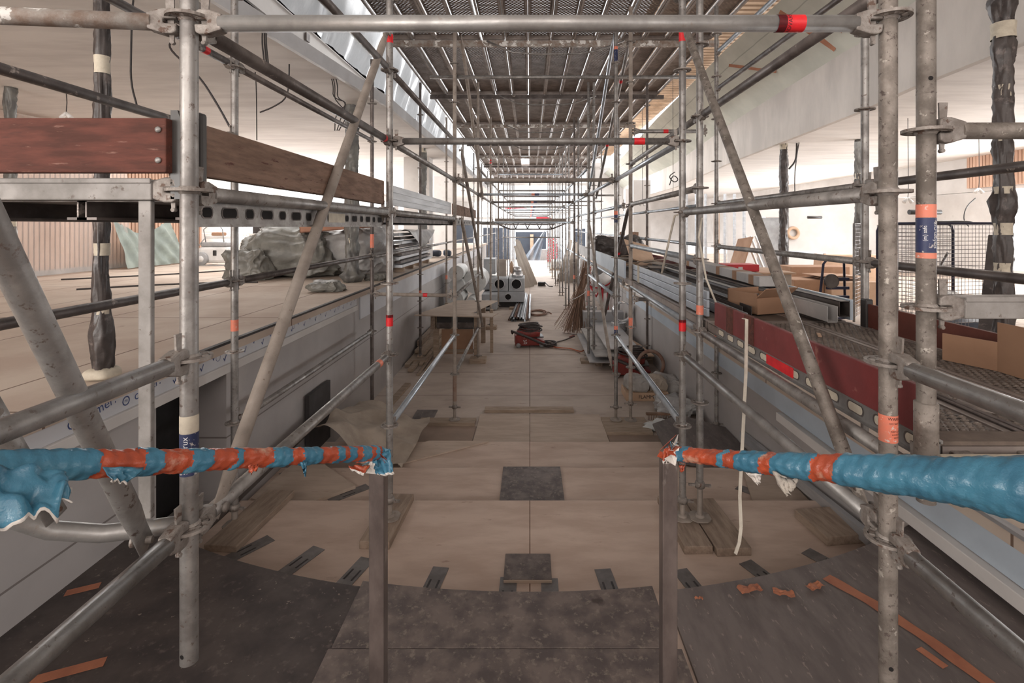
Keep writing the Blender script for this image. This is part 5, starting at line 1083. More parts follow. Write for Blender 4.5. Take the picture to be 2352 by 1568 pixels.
for k in range(9):
    z = -.80 + k * .075; o = B().box(-2.62, -2.42 - .03 * (k % 3), 9.7, 12.6, z + .02, z + .07).build('stacked_panel', 'dprof' if k % 2 else 'alu'); tag(o, '%s panel from the pallet up in the layered stack under the grey sheeting' % ['lowest', 'second', 'third', 'fourth', 'fifth', 'sixth', 'seventh', 'eighth', 'topmost'][k], 'panel', 'layered panels on the pallet')
t = thing('pallet', 'wooden pallet under the layered panels at the raised floor edge', 'pallet', (-2.6, 11, -.87))
for y in (9.8, 10.6, 11.4, 12.2): MB().box(-2.7, -2.42, y, y + .12, -.87, -.79).build('block', 'wood_x', t)
b = MB()
def fn(u, v): return (-2.95 + .62 * u + .02 * math.sin(9 * v), 9.9 + 2.6 * v, -.08 + .05 * noise.noise(Vector((u * 4, v * 4, 0))) - (0 if u < .8 else (u - .8) * 2.2 * (1 - abs(2 * v - 1)) ))
b.grid(fn, 24, 30); tag(b.build('plastic_sheet', 'tarp_lt'), 'grey sheeting with a pointed corner hanging over the layered panels', 'plastic sheeting')
t = thing('power_tool', 'small dark blue power tools on the raised floor edge by the far poles', 'tool', (-2.7, 14.5, -.87))
for k in range(3): q = MB(); q.blob((-3.0 + k * .3, 14.5 + k * .2, -.77), (.28, .25, .18), .2, 5, k, .6, 16, 10); q.build('tool_body', 'navypanel', t)

# ------------------------------------------------------------------ things on the hall floor
def lumber(x, y0, y1, z, w_, h_, label, dx=0, mat='wood_x'):
    b = MB(); b.bar((x, y0, z), (x + dx, y1, z), w_, h_); return tag(b.build('lumber', mat, bevel=.003), label, 'lumber', 'lumber lying along the white wall')
rn = random.Random(2)
for k, (x, z, w_, h_, y0, y1) in enumerate(((-2.20, -2.50, .10, .07, 9.2, 13.2), (-2.08, -2.50, .09, .06, 8.9, 13.0), (-1.98, -2.51, .07, .05, 9.3, 13.2), (-2.17, -2.42, .12, .06, 9.9, 13.4), (-2.06, -2.43, .10, .05, 9.6, 13.0), (-2.2, -2.33, .10, .10, 10.2, 13.6), (-1.90, -2.52, .05, .04, 8.7, 12.4), (-1.83, -2.52, .04, .03, 9.0, 12.8))):
    lumber(x, y0, y1, z, w_, h_, ['thick bottom batten against the wall', 'long bottom batten sticking out towards the canvas', 'square batten in the bottom layer', 'flat plank in the second layer', 'pale narrow plank on the second layer', 'dark hollow-looking beam on top by the wall', 'thin lath next to the pole', 'thinnest outer lath'][k] + ' of the lumber beside the plywood table', .04 * math.sin(k), 'wood_x' if k != 5 else 'wood')
lumber(-2.05, 5.9, 8.2, -2.52, .1, .04, 'loose plank leading from the canvas heap towards the lumber', .1)
# workbench with plywood top
t = thing('workbench', 'makeshift workbench with pale plywood top, dark boxes and a brown front panel', 'workbench', (-1.4, 10.3, -2.54))
tp = MB(); tp.prism([(-1.98, 9.5), (-.70, 9.35), (-.60, 9.75), (-1.12, 9.72), (-.72, 11.4), (-1.35, 11.45), (-2.0, 9.9)], -1.665, -1.645); tp.build('plywood_top', 'ply_loose', t)
tp = MB(); tp.prism([(-2.16, 9.55), (-1.99, 9.52), (-1.36, 11.45), (-1.62, 11.45)], -1.668, -1.65); tp.build('plywood_top', 'ply_loose', t)
for x in (-1.80, -1.02):
    for y in (9.85, 11.2): MB().box(x - .05, x + .05, y - .04, y + .04, -2.54, -1.67).build('leg', 'wood_x', t, bevel=.004)
MB().box(-1.70, -1.1, 9.86, 9.88, -2.45, -1.98).build('front_panel', 'kraft', t); MB().box(-1.75, -1.06, 9.83, 9.86, -2.42, -2.36).build('rail', 'wood_x', t)
for x0, x1 in ((-1.78, -1.5), (-1.38, -1.08)): MB().box(x0, x1, 9.78, 10.2, -1.95, -1.69).build('crate', 'blackp', t, bevel=.01); MB().box(x0, x1, 9.76, 9.79, -1.93, -1.83).build('crate_rim', 'galv_dark', t)
MB().box(-1.88, -1.80, 9.7, 9.9, -1.95, -1.68).build('side_bracket', 'wood', t)
MB().box(-.80, -.74, 10.3, 10.36, -2.54, -1.67).build('leg', 'wood_x', t)
# red wheeled vacuum with hose
def red_vac(o, lab, rot=0, s=1.0, hose=True):
    o = Vector(o); t = thing('wheeled_vacuum', lab, 'vacuum cleaner', o)
    R = Matrix.Translation(o) @ Matrix.Rotation(rot, 4, 'Z')
    b = MB(); b.prism([(-.30, .04), (.30, .04), (.33, .12), (.10, .20), (-.30, .26)], -.17, .17, 0, R @ Matrix.Rotation(math.pi / 2, 4, 'X')); bd = b.build('body', 'redp', t, bevel=.02)
    b = MB(); b.blob(R @ Vector((-.02, 0, .27)), (.5, .32, .2), .05, 3, 1, .6); b.build('motor_head', 'redp', t)
    b = MB(); b.box(-.3, .3, -.16, .16, .20, .225, 0, R); b.build('rim', 'blackp', t, bevel=.01)
    for x in (-.24, .25):
        for y in (-.17, .17):
            w_ = MB(); w_.lathe([(0, -.018), (.045, -.018), (.05, 0), (.045, .018), (0, .018)], 16, 0, R @ Matrix.Translation((x, y, .05)) @ Matrix.Rotation(math.pi / 2, 4, 'X')); w_.build('wheel', 'greyp', t)
    if hose:
        b = MB(); n = 150; P = []
        for i in range(n + 1):
            a = i / n * 2 * math.pi * 6.5; P.append(R @ Vector((.02 + (.21 + .05 * math.sin(a * .31)) * math.cos(a), (.15 + .01 * math.cos(a)) * math.sin(a), .335 + i * .0010 + .025 * math.sin(a * .9))))
        b.path(P, .016, 8); b.build('coiled_cable', 'hose', t)
        b = MB(); b.path([R @ Vector(q) for q in ((-.36, -.12, .30), (-.38, -.2, .36), (-.28, -.24, .33), (0, -.26, .22), (.25, -.27, .10), (.40, -.24, .04), (.36, -.14, .05))], .026, 10); b.build('hose', 'hose', t)
    return t
v = red_vac((-.02, 10.9, -2.54), 'small red wheeled vacuum with coiled black hose, alone in the middle of the passage', .1)
decal('30', .1, Matrix.Translation((-.10, 10.70, -2.41)) @ Matrix.Rotation(math.pi / 2, 4, 'X') @ Matrix.Rotation(-1.4, 4, 'Z'), 'white_ink', v)
red_vac((1.72, 8.75, -2.54), 'red wheeled vacuum under the grey steel sheets, partly hidden by poles', -.1)
b = MB(); b.path([Vector((2.02, 8.55, -2.3)) + Vector((.21 * math.cos(a), .05 * math.sin(a), .21 * math.sin(a))) for a in [k * math.pi / 12 for k in range(24)]], .03, 10, closed=True)
tag(b.build('vacuum_hose', 'brown_tube'), 'brown hose standing in a round loop beside the red vacuum under the sheets', 'hose')
def coil(c, rx, ry, n, label, mat, r=.012, seed=0, dz=.012, tail=None, name='cable_coil'):
    rn = random.Random(seed); P = []
    for i in range(n * 24):
        a = i * math.pi / 12; k = 1 + .08 * math.sin(a * .37 + seed) + .05 * math.sin(a * 1.7 + seed)
        P.append(Vector(c) + Vector((rx * k * math.cos(a), ry * k * math.sin(a), dz * i / 24 + r + .006 * math.sin(a * 2.3))))
    if tail: P += [Vector(q) for q in tail]
    b = MB(); b.path(P, r, 6); return tag(b.build(name, mat), label, 'cable')
coil((.22, 14.9, -2.54), .24, .42, 4, 'loose coil of brown and grey cable on the floor beside the steel profiles', 'brown_tube', .016, 1, .01, ((.55, 15.1, -2.52), (.62, 14.8, -2.52)))
coil((.50, 21.8, -2.54), .14, .2, 5, 'small tangled black cable bundle far down the passage', 'cable', .02, 2, .03, ((.8, 21.4, -2.5), (.95, 21.3, -2.5)))
coil((.42, 10.9, -2.54), .14, .22, 5, 'black cable tangle lying behind the lone red vacuum', 'hose', .012, 3, .014)
cable([(.45, 10.9, -2.5), (.6, 11.2, -2.52), (.8, 11.4, -2.52), (1.0, 11.55, -2.47)], .014, 'grey lance with a red tip lying from the cable tangle', 'galv_dark', 'lance', 'lance')
cable([(.9, 11.5, -2.49), (1.0, 11.57, -2.47)], .026, 'red tip of the lance lying on the floor', 'redp', 'lance_tip', 'nozzle')
cable([(.4, 10.8, -2.52), (.6, 10.65, -2.52), (.85, 10.6, -2.52), (1.02, 10.3, -2.52), (1.12, 10.45, -2.52)], .010, 'red-orange air hose lying towards the steel sheets', 'ocable', 'air_hose', 'hose')
cable([(.4, 10.7, -2.52), (.65, 10.5, -2.52), (.9, 10.45, -2.52), (1.0, 10.2, -2.52)], .010, 'brown air hose beside the red-orange hose', 'brown_tube', 'air_hose', 'hose')
cable([(.78, 12.2, -2.53), (1.2, 11.9, -2.53)], .006, 'thin straight wire piece lying before the wire bundle', 'galv_dark', 'wire_piece', 'wire')
# bundle of steel profiles, leaning slightly
rn = random.Random(9)
for k in range(18):
    lay = k // 7; i = k % 7; x0 = -.56 + i * .085 + lay * .04; x1 = -.33 + i * .055 + lay * .02; y0 = 13.75 + rn.uniform(-.15, .15)
    b = MB(); X = frame((x0, y0, -2.51 + lay * .055), (x1, 18.6 + rn.uniform(-.4, .3), -2.50 + lay * .055)); L = 4.9
    b.box(0, L, -.024, .024, -.02, -.017, 0, X); b.box(0, L, -.024, -.021, -.02, .02, 0, X); b.box(0, L, .021, .024, -.02, .02, 0, X)
    tag(b.build('steel_channel', 'alu' if k % 3 else 'brown_tube'), 'steel channel in the %s layer of the floor bundle, %s from the duct boxes' % (['bottom', 'middle', 'top'][lay], ['first', 'second', 'third', 'fourth', 'fifth', 'sixth', 'seventh'][i]), 'steel profile', 'bundle of steel channels on the floor')
# duct boxes
def duct_box(x0, x1, y0, y1, z0, z1, holes, label):
    t = thing('duct_box', label, 'duct', ((x0 + x1) / 2, (y0 + y1) / 2, z0)); MB().box(x0, x1, y0, y1, z0, z1).build('casing', 'duct', t, bevel=.01)
    for (hx, hz, r) in holes:
        b = MB(); X = Matrix.Translation((hx, y0 - .012, hz)) @ Matrix.Rotation(math.pi / 2, 4, 'X'); b.lathe([(0, -.004), (r, -.004)], 26, 0, X, False); b.build('opening', 'black', t)
        b = MB(); b.lathe([(r, -.012), (r, .02), (r + .018, .02), (r + .018, -.012)], 26, 0, X); b.build('collar', 'shiny', t)
duct_box(-1.26, -.70 + .02, 16.0, 17.0, -2.02, -1.62, ((-.95, -1.80, .145),), 'grey duct box with a large round opening, upper row beside the leaning boards')
duct_box(-.66, -.17, 16.0, 17.0, -2.02, -1.62, ((-.42, -1.80, .145),), 'grey duct box with a large round opening, end of the upper row')
duct_box(-.98, -.17, 16.0, 17.2, -2.36, -2.03, ((-.68, -2.2, .09),), 'long grey duct box with one small round opening under the upper row')
duct_box(-1.45, -.99, 15.4, 16.6, -2.5, -2.04, ((-1.28, -2.33, .11),), 'grey duct box behind the workbench with a low round opening')
duct_box(-1.75, -1.28, 16.2, 17.4, -2.0, -1.55, (), 'tall plain grey duct piece behind the far poles')
duct_box(-1.5, -1.12, 16.6, 17.4, -1.55, -1.05, (), 'upright grey duct cabinet standing above the duct boxes')
tag(MB().box(-1.0, -.2, 16.1, 17.1, -2.54, -2.36).build('skid', 'near_black'), 'dark low skid under the long duct box', 'skid')
tag(MB().box(-1.06, -.76, 16.4, 16.5, -1.60, -1.05).build('cardboard_sheet', 'cboard'), 'brown dusty board standing on the duct boxes', 'board')
b = MB(); b.lathe([(0, 0), (.17, 0), (.19, .02), (.19, .10), (.17, .12), (.17, .17), (.15, .18), (0, .18)], 24, 0, Matrix.Translation((-.40, 16.4, -1.62))); tag(b.build('metal_pot', 'shiny'), 'larger silver duct collar on the end duct box', 'duct collar')
b = MB(); b.lathe([(0, 0), (.15, 0), (.16, .02), (.15, .12), (.10, .16), (0, .17)], 24, 0, Matrix.Translation((-.42, 16.4, -1.44))); tag(b.build('metal_pot', 'shiny'), 'smaller silver duct cap stacked on the silver collar', 'duct collar')
b = MB(); b.blob((-.58, 16.3, -1.3), (.10, .08, .42), .05, 3, 1, .9); tag(b.build('foam_roll', 'kraft_lt'), 'orange-brown oval board end beside the silver caps', 'board')
# rolls of insulation in white plastic
def roll(c, r, L, label, seed, core=True, mat='poly'):
    c = Vector(c); t = thing('insulation_roll', label, 'roll', c - Vector((0, 0, r))); b = MB()
    b.path([c + Vector((0, k * L / 8, 0)) for k in range(9)], [(lambda k: (lambda a: r * (1 + .05 * noise.noise(Vector((math.cos(a) * 2 + seed, math.sin(a) * 2, k * .7))))))(k) for k in range(9)], 22); b.build('cover', mat, t)
    if core: q = MB(); q.lathe([(0, 0), (r * .14, 0)], 12, 0, Matrix.Translation(c + Vector((0, -.004, 0))) @ Matrix.Rotation(math.pi / 2, 4, 'X'), False); q.build('core', 'black', t)
roll((-1.86, 12.9, -1.18), .19, 1.0, 'white roll with a dark core hole on top of the bagged rolls', 1); roll((-1.45, 13.4, -1.45), .30, 1.2, 'large bulging white bagged roll, right of the dark cored one', 2); roll((-1.88, 13.2, -1.52), .20, 1.1, 'white bagged roll in the middle of the pile by the wall', 3, False); roll((-1.86, 12.8, -1.83), .20, 1.0, 'white gathered bag end at the bottom of the roll pile', 4, False); roll((-1.5, 13.0, -1.92), .12, .8, 'small white bag hanging below the bulging roll', 5, False)
tag(MB().box(-2.1, -1.3, 12.7, 14.2, -2.54, -2.04).build('crate', 'greyp', bevel=.01), 'grey crate carrying the white bagged rolls', 'crate')
# leaning boards
def lean(x0, x1, y, xt0, xt1, z1, label, mat='cboard', yt=None):
    b = MB(); yt = y if yt is None else yt; d = .05
    vs = [(x0, y, -2.54), (x1, y + .35, -2.54), (xt1, yt + .35, z1), (xt0, yt, z1)]; n = Vector((.2, -1, .1)).normalized() * d
    b.add(vs + [tuple(Vector(q) + n) for q in vs], [(0, 1, 2, 3), (7, 6, 5, 4), (0, 4, 5, 1), (1, 5, 6, 2), (2, 6, 7, 3), (3, 7, 4, 0)]); return tag(b.build('leaning_board', mat), label, 'board', 'boards leaning on the poles')
lean(-.18, .18, 21.5, -.62, -.50, -.55, 'grey-brown board leaning on the duct side, front one'); lean(.02, .34, 22.2, -.60, -.44, -.62, 'grey-brown board leaning on the duct side, lower one behind'); lean(-.30, .05, 21.2, -.66, -.56, -.80, 'grey-brown board leaning on the duct side, next to the caps')
lean(1.22, 1.68, 23.6, 1.80, 1.98, -.62, 'broad grey-brown board leaning on the walkway side, further one'); lean(1.54, 2.2, 22.9, 1.95, 2.2, -.70, 'broad grey-brown board leaning on the walkway side, front one')
pile((1.62, 30.2, -2.2), (.75, 1.0, .52), .12, 2, 5, 'sack', 'sack_pallet', 'pallet of grey sacks far down the passage before the red netting', 'sacks', .5, .2, 40, 20)
tag(MB().box(1.2, 2.05, 29.7, 30.7, -2.54, -2.46).build('pallet', 'wood_x'), 'low wooden pallet under the grey sacks', 'pallet')
for k, (y, z) in enumerate(((33.5, -2.45), (34.6, -2.42), (35.6, -2.38))):
    tag(B().box(-1.9, .6 + .3 * k, y, y + .25, z - .09, z).build('white_beam', 'whitep'), ['white beam lying across the end of the passage, front one', 'white beam lying across the end of the passage, middle one', 'white beam lying across the end of the passage, rear one'][k], 'beam')
# rusty wire bundle
t = thing('wire_bundle', 'standing fan of rusty reinforcing wires tied with string beside the slim poles', 'wire bundle', (1.05, 12.2, -2.54)); rn = random.Random(4)
b = MB()
for k in range(150):
    a, c = rn.gauss(0, 1), rn.uniform(0, 1); foot = Vector((.98 + max(-2, min(2, a)) * .20, 12.0 + rn.uniform(-.25, .25), -2.50 + abs(a) * .03 + c * .12)); tie = Vector((1.24 + a * .05, 12.6 + rn.uniform(-.05, .05), -1.55)); top = Vector((1.42 + a * .06, 12.9 + rn.uniform(-.1, .1), -1.25 + rn.uniform(-.1, .45)))
    m_ = (foot + tie) / 2 + Vector((a * -.02, 0, rn.uniform(-.05, .05))); b.path([foot, m_, tie, top], .0045, 4, caps=False)
o = b.build('wires', 'twig', t); o['kind'] = 'stuff'
b = MB(); b.path([Vector((1.20, 12.5, -1.68)) + Vector((.17 * math.cos(a_), .14 * math.sin(a_), .10 * math.cos(a_))) for a_ in [k * math.pi / 8 for k in range(16)]], .006, 5, closed=True); b.build('tie_string', 'white_ink', t)
# grey steel sheets and boards on the walkway side floor
rn = random.Random(6)
for k, (x0, x1, y0, y1, z, mt, lab) in enumerate(((1.05, 1.62, 9.0, 11.4, -2.40, 'sheet_grey', 'lowest grey sheet with folded edges in the stack beyond the slim poles'), (1.16, 1.95, 9.1, 11.6, -2.32, 'sack', 'pale pinkish sheet in the stack beyond the slim poles'), (1.40, 2.0, 9.3, 11.9, -2.24, 'sheet_grey', 'upper grey speckled sheet of the stack'), (1.55, 2.2, 9.0, 11.3, -2.30, 'kraft_lt', 'curved pale plywood piece at the wall side of the stack'))):
    b = MB()
    if k == 3: b.prism([(1.6, 9.0), (2.2, 9.05), (2.14, 9.9), (2.0, 10.7), (1.85, 11.3), (1.6, 11.3)], z, z + .02)
    else: b.box(x0, x1, y0, y1, z, z + .02, 0, Matrix.Translation((0, 0, 0)))
    tag(b.build('sheet', mt), lab, 'sheet')
for x in (1.2, 1.9): tag(MB().box(x, x + .12, 9.3, 11.2, -2.54, -2.41).build('support_block', 'wood'), ('bearer under the sheet stack next to the slim poles', 'bearer under the sheet stack next to the wall')[x > 1.5], 'timber')
# bag on a plasterboard box
t = thing('plaster_box', 'flat brown carton with printed lettering below the dusty bag', 'box', (1.75, 7.6, -2.54)); MB().box(1.40, 2.02, 7.45, 7.85, -2.54, -2.42).build('carton', 'kraft_lt', t, bevel=.005); decal('FLAMMO', .07, Matrix.Translation((1.72, 7.446, -2.48)) @ Matrix.Rotation(math.pi / 2, 4, 'X'), 'ink', t)
pile((1.58, 7.62, -2.32), (.36, .34, .22), .12, 5, 2, 'sack', 'tool_bag', 'dusty ribbed grey bag on the flat brown carton', 'bag'); pile((1.88, 7.65, -2.33), (.30, .32, .2), .15, 5, 5, 'canvas', 'cement_bag', 'beige lumpy bag next to the ribbed bag', 'bag')
pile((2.0, 6.95, -2.44), (.55, .7, .2), .25, 4, 9, 'tarp_lt', 'plastic_heap', 'heap of clear and grey crumpled plastic by the blue filmed wall', 'plastic sheeting', .8, .35); pile((2.1, 7.9, -2.42), (.34, .5, .22), .2, 5, 11, 'sack', 'rubble_bag', 'dusty bag between the timber pad and the plastic heap', 'bag')
pile((1.75, 6.35, -2.49), (.5, .4, .09), .3, 6, 13, 'poly', 'plastic_scrap', 'torn white plastic and paper round the foot of the dark speckled pole', 'plastic sheeting', .9, .35)
cable([(1.62, 8.2, -2.05), (1.85, 6.85, -2.50)], .012, 'grey pipe leaning from the red vacuum down to the floor', 'galv', 'thin_pipe', 'pipe')
b = MB()
for k in range(22): b.tube((1.55 + k * .022, 6.72, -2.46), (1.55 + k * .022, 6.70, -2.53), .004, 4)
b.box(1.53, 2.02, 6.71, 6.76, -2.475, -2.45); tag(b.build('rake_head', 'twig'), 'row of thin metal pins like a rake head before the plastic heap', 'tool')
# concrete mixer and round duct pieces behind
t = thing('concrete_mixer', 'white and red concrete mixer with a round drum behind the leaning braces', 'concrete mixer', (2.0, 14.2, -2.54))
X = Matrix.Translation((1.98, 14.2, -1.50)) @ Matrix.Rotation(.5, 4, 'X') @ Matrix.Rotation(-.35, 4, 'Y')
b = MB(); b.lathe([(0, -.30), (.20, -.30), (.33, -.12), (.35, .05), (.30, .22), (.20, .33), (.185, .33), (.28, .2), (.3, 0)], 28, 0, X); b.build('drum', 'whitep', t)
b = MB(); b.lathe([(.352, .02), (.362, .02), (.362, .06), (.352, .06)], 28, 0, X); b.build('drum_band', 'redb', t)
b = MB(); b.path([(1.65, 14.1, -1.1), (1.63, 14.05, -1.6), (1.8, 13.9, -1.9), (1.98, 13.85, -1.55)], .03, 8); b.tube((1.98, 13.9, -1.55), (1.95, 13.95, -2.54), .032, 8); b.tube((2.2, 14.4, -1.5), (2.2, 14.5, -2.54), .032, 8); b.tube((1.65, 14.4, -1.4), (1.65, 14.6, -2.54), .032, 8); b.build('frame', 'redb', t)
def ring(c, r, L, label, ax='Y'):
    b = MB(); X = Matrix.Translation(c) @ (Matrix.Rotation(math.pi / 2, 4, 'X') if ax == 'Y' else Matrix.Identity(4)); pr_ = [(r, 0)]
    for k in range(7): pr_ += [(r, L * k / 7), (r + .008, L * (k + .5) / 7)]
    pr_ += [(r, L), (r - .012, L), (r - .012, 0), (r, 0)]; b.lathe(pr_, 30, 0, X); return tag(b.build('spiral_duct', 'shiny'), label, 'duct', 'round duct pieces')
ring((2.02, 11.3, -1.86), .21, .22, 'shiny round duct ring standing on edge behind the low red-marked tube'); ring((2.0, 11.5, -2.34), .17, .2, 'short upright duct ring below the round duct ring', 'Z'); ring((1.5, 12.8, -2.3), .17, .3, 'pale ribbed duct stub behind the slim pole', 'Z')
tag(MB().box(1.25, 2.2, 12.0, 12.3, -2.54, -2.0).build('steel_crate', 'sheet_grey', bevel=.01), 'long grey steel trough behind the sheet stack', 'trough')
for k, (x, w_, z1) in enumerate(((1.62, .10, -1.05), (1.78, .16, -.85))): tag(MB().box(x, x + w_, 16.5, 16.8, -2.54, z1).build('white_board', 'whitep'), ('narrow cream panel standing behind the wire bundle', 'broad white panel standing behind the wire bundle')[k], 'panel')
# canvas heap and grey boards by the west wall
def canvas_fn(u, v):
    x = -2.05 + .85 * u; y = 4.8 + 1.35 * v
    z = -2.30 + .34 * math.exp(-((u - .1) / .38) ** 2) * (1 - .5 * v) + .055 * math.sin(u * 9 + 4 * v + 2 * noise.noise(Vector((u * 3, v * 3, 1)))) * (1 - u * .6) + .09 * (1 - 1.6 * abs(noise.noise(Vector((u * 2.2, v * 2.6, 2)))))
    return (x + .08 * noise.noise(Vector((u * 3, v * 3, 7))), y, max(z - .04 * (u > .5), -2.355 if y < 5.6 else -2.535))
b = MB(); b.grid(canvas_fn, 60, 50); tag(b.build('canvas_cloth', 'canvas'), 'heap of folded beige canvas cloth beside the black wall opening', 'cloth')
tag(MB().box(-2.28, -2.24, 5.2, 5.75, -2.36, -1.72).build('dark_board', 'near_black'), 'dark upright board against the white wall behind the canvas', 'board')
b = MB(); b.prism([(-2.26, 4.15), (-1.86, 3.98), (-1.48, 4.35), (-1.9, 4.74), (-2.2, 4.74)], -2.225, -2.20); tag(b.build('loose_board', 'ply_loose'), 'loose grey-beige board lying between the canvas and the long plank', 'board')
b = MB(); b.prism([(-1.3, 5.05), (-.45, 5.6), (-1.1, 5.61), (-1.4, 5.4)], -2.358, -2.345); tag(b.build('thin_sheet', 'ply_loose'), 'thin pointed sheet lying on the third step next to the canvas', 'sheet')
tag(MB().bar((-2.24, 3.35, -2.06), (-2.16, 5.2, -1.95), .02, .12).build('dark_channel', 'dprof'), 'dark channel lying along the foot of the white wall', 'steel profile')
b = MB(); b.prism([(1.75, 3.95), (2.25, 3.98), (2.26, 4.72), (1.95, 4.72)], -2.225, -2.205); tag(b.build('loose_board', 'ply_loose'), 'loose grey board at the foot of the wall under the walkway', 'board')
tag(MB().bar((2.20, 3.3, -2.02), (2.24, 5.4, -2.2), .05, .08).build('angle_profile', 'alu'), 'pale metal angle lying along the foot of the wall under the walkway', 'steel profile')

ORD = ['first', 'second', 'third', 'fourth', 'fifth', 'sixth', 'seventh', 'eighth', 'ninth', 'tenth', 'eleventh', 'twelfth', 'thirteenth', 'fourteenth', 'fifteenth', 'last']
# ------------------------------------------------------------------ load on the walkway
rn = random.Random(8)
t = thing('profile_pack', 'pack of bluish aluminium side boards strapped along the inner walkway edge', 'metal profiles', (1.3, 4.9, -.65)); 
for k in range(3): MB().box(1.262, 1.285, 3.66, 6.4, -.645 + k * .062, -.588 + k * .062).build('profile', 'alu_blue', t, bevel=.004)
MB().box(1.255, 1.262, 5.9, 5.98, -.65, -.455).build('strap', 'cream', t)
for k, (x, y0, y1, z, mt, lab) in enumerate(((1.42, 3.42, 6.2, -.62, 'alu', 'silver channel next to the aluminium side boards'), (1.50, 3.9, 6.5, -.63, 'dprof', 'dark channel behind the silver one'), (1.57, 3.7, 6.4, -.62, 'dprof', 'dark channel in the middle of the walkway load'), (1.64, 4.0, 6.6, -.62, 'alu', 'thin silver channel in the middle of the walkway load'), (1.72, 3.9, 6.6, -.60, 'dprof', 'dark flat profile under the open carton'), (1.80, 4.1, 7.4, -.58, 'alu', 'wide dull profile above the open carton end'), (1.90, 4.15, 7.4, -.56, 'dprof', 'outer dark profile with a brown sleeve'), (2.12, 3.45, 6.0, -.58, 'dprof', 'deep dark beam lying along the outer walkway edge'), (1.98, 3.35, 4.6, -.60, 'whitep_d', 'open white channel end lying beside the deep dark beam'))):
    b = MB(); h_ = .05 if k < 7 else .075; w_ = .035
    b.box(x - w_, x + w_, y0, y1, z - .028, z - .024); b.box(x - w_, x - w_ + .004, y0, y1, z - .028, z - .028 + h_ * 1.4); b.box(x + w_ - .004, x + w_, y0, y1, z - .028, z - .028 + h_ * 1.4)
    if k in (7, 6, 5): b.box(x - w_, x + w_, y0, y1, z - .028 + h_ * 1.4 - .004, z - .028 + h_ * 1.4)
    tag(b.build('metal_channel', mt), lab, 'steel profile', 'channels lying on the walkway')
t = thing('long_carton', 'long white and brown striped carton on top of the dark profiles', 'carton', (2.0, 5.5, -.5)); b = MB(); X = frame((2.02, 4.35, -.48), (2.06, 7.6, -.45))
b.box(0, 3.25, -.07, .07, -.03, .05, 0, X); b.build('carton', 'whitep_d', t); 
for s_ in (.12, .5, .95, 2.0): b = MB(); b.box(s_, s_ + .10, -.072, .072, -.032, .052, 0, X); b.build('tape_band', 'kraft', t)
t = thing('open_carton', 'crushed open brown carton at the end of the dark profiles', 'carton', (1.80, 3.75, -.65))
X = Matrix.Translation((1.80, 3.80, -.645)) @ Matrix.Rotation(.35, 4, 'Z'); b = MB()
b.box(-.15, .15, -.01, 0, 0, .12, 0, X); b.box(-.15, -.143, 0, .3, 0, .15, 0, X); b.box(.143, .15, 0, .3, 0, .13, 0, X); b.box(-.15, .15, 0, .3, 0, .006, 0, X); b.box(-.15, .15, .29, .3, 0, .16, 0, X); b.build('carton', 'kraft', t)
b = MB(); b.box(0, .30, 0, .006, 0, .12, 0, X @ Matrix.Translation((-.15, 0, .12)) @ Matrix.Rotation(.9, 4, 'X')); b.build('flap', 'kraft', t)
for k in range(16):
    x, y = rn.uniform(1.35, 2.1), 6.5 + k * .17; b = MB(); L = rn.uniform(.3, 1.0); a = rn.uniform(0, 3); d = Vector((math.cos(a) * L / 2, math.sin(a) * L / 2, rn.uniform(-.03, .05))); c0 = Vector((x, y, -.60 + rn.uniform(0, .12)))
    c0.x = min(max(c0.x, 1.3 + abs(d.x)), 2.15 - abs(d.x)) if abs(d.x) < .4 else 1.72
    b.bar(c0 - d, c0 + d, rn.uniform(.05, .22), .012); tag(b.build('offcut', rn.choice(['wood_x', 'cboard', 'kraft_lt', 'dprof'])), 'dusty board offcut of the walkway heap, %s from the aluminium boards' % ORD[k], 'offcut', 'offcuts on the walkway')
pile((1.75, 10.2, -.45), (.9, .8, .5), .2, 2.5, 21, 'wrap', 'black_bag_heap', 'heap of black sheeting at the far end of the walkway', 'plastic sheeting')
t = thing('tilted_board', 'pale square board tilted on the far walkway load', 'board', (1.75, 8.3, -.5)); b = MB(); b.box(-.22, .22, -.3, .3, 0, .012, 0, Matrix.Translation((1.78, 8.3, -.42)) @ Matrix.Rotation(.5, 4, 'X') @ Matrix.Rotation(.3, 4, 'Y')); b.build('board', 'kraft_lt', t)
# far boards of the walkway beyond the load
tag(MB().box(1.2, 1.22, 6.5, 9.3, -.66, -.44).build('toe_board', 'film'), 'pale board with red brush strokes on the inner walkway edge', 'board')
tag(MB().box(1.2, 1.22, 9.5, 12.4, -.66, -.44).build('toe_board', 'whitep_d'), 'white board on the inner walkway edge near the concrete mixer', 'board')
# carton flap on the near walkway
t = thing('cardboard_sheet', 'brown cardboard sheet standing at the outer walkway edge, cut by the picture edge', 'cardboard', (2.12, 2.1, -.65)); MB().box(2.10, 2.106, 1.66, 2.30, -.65, -.43).build('sheet', 'kraft', t); b = MB(); b.prism([(2.10, 2.30), (2.106, 2.30), (2.02, 2.5), (2.014, 2.5)], -.65, -.52); b.build('flap', 'kraft', t)
b = MB(); b.lathe([(.02, 0), (.085, 0), (.085, .004), (.02, .004)], 24, 0, Matrix.Translation((1.66, 1.86, -.653))); tag(b.build('metal_disc', 'plank_rail'), 'flat round disc lying on the near walkway plank', 'disc')
b = MB(); b.path([(1.54, 1.55, -.645), (1.55, 2.2, -.646), (1.52, 2.9, -.645), (1.50, 3.4, -.645)], .006, 5); b.path([(1.57, 1.55, -.645), (1.565, 2.4, -.646), (1.54, 3.4, -.645)], .006, 5)
tag(b.build('thin_rods', 'galv_dark'), 'pair of thin rods lying in the joint between the walkway planks', 'rod')
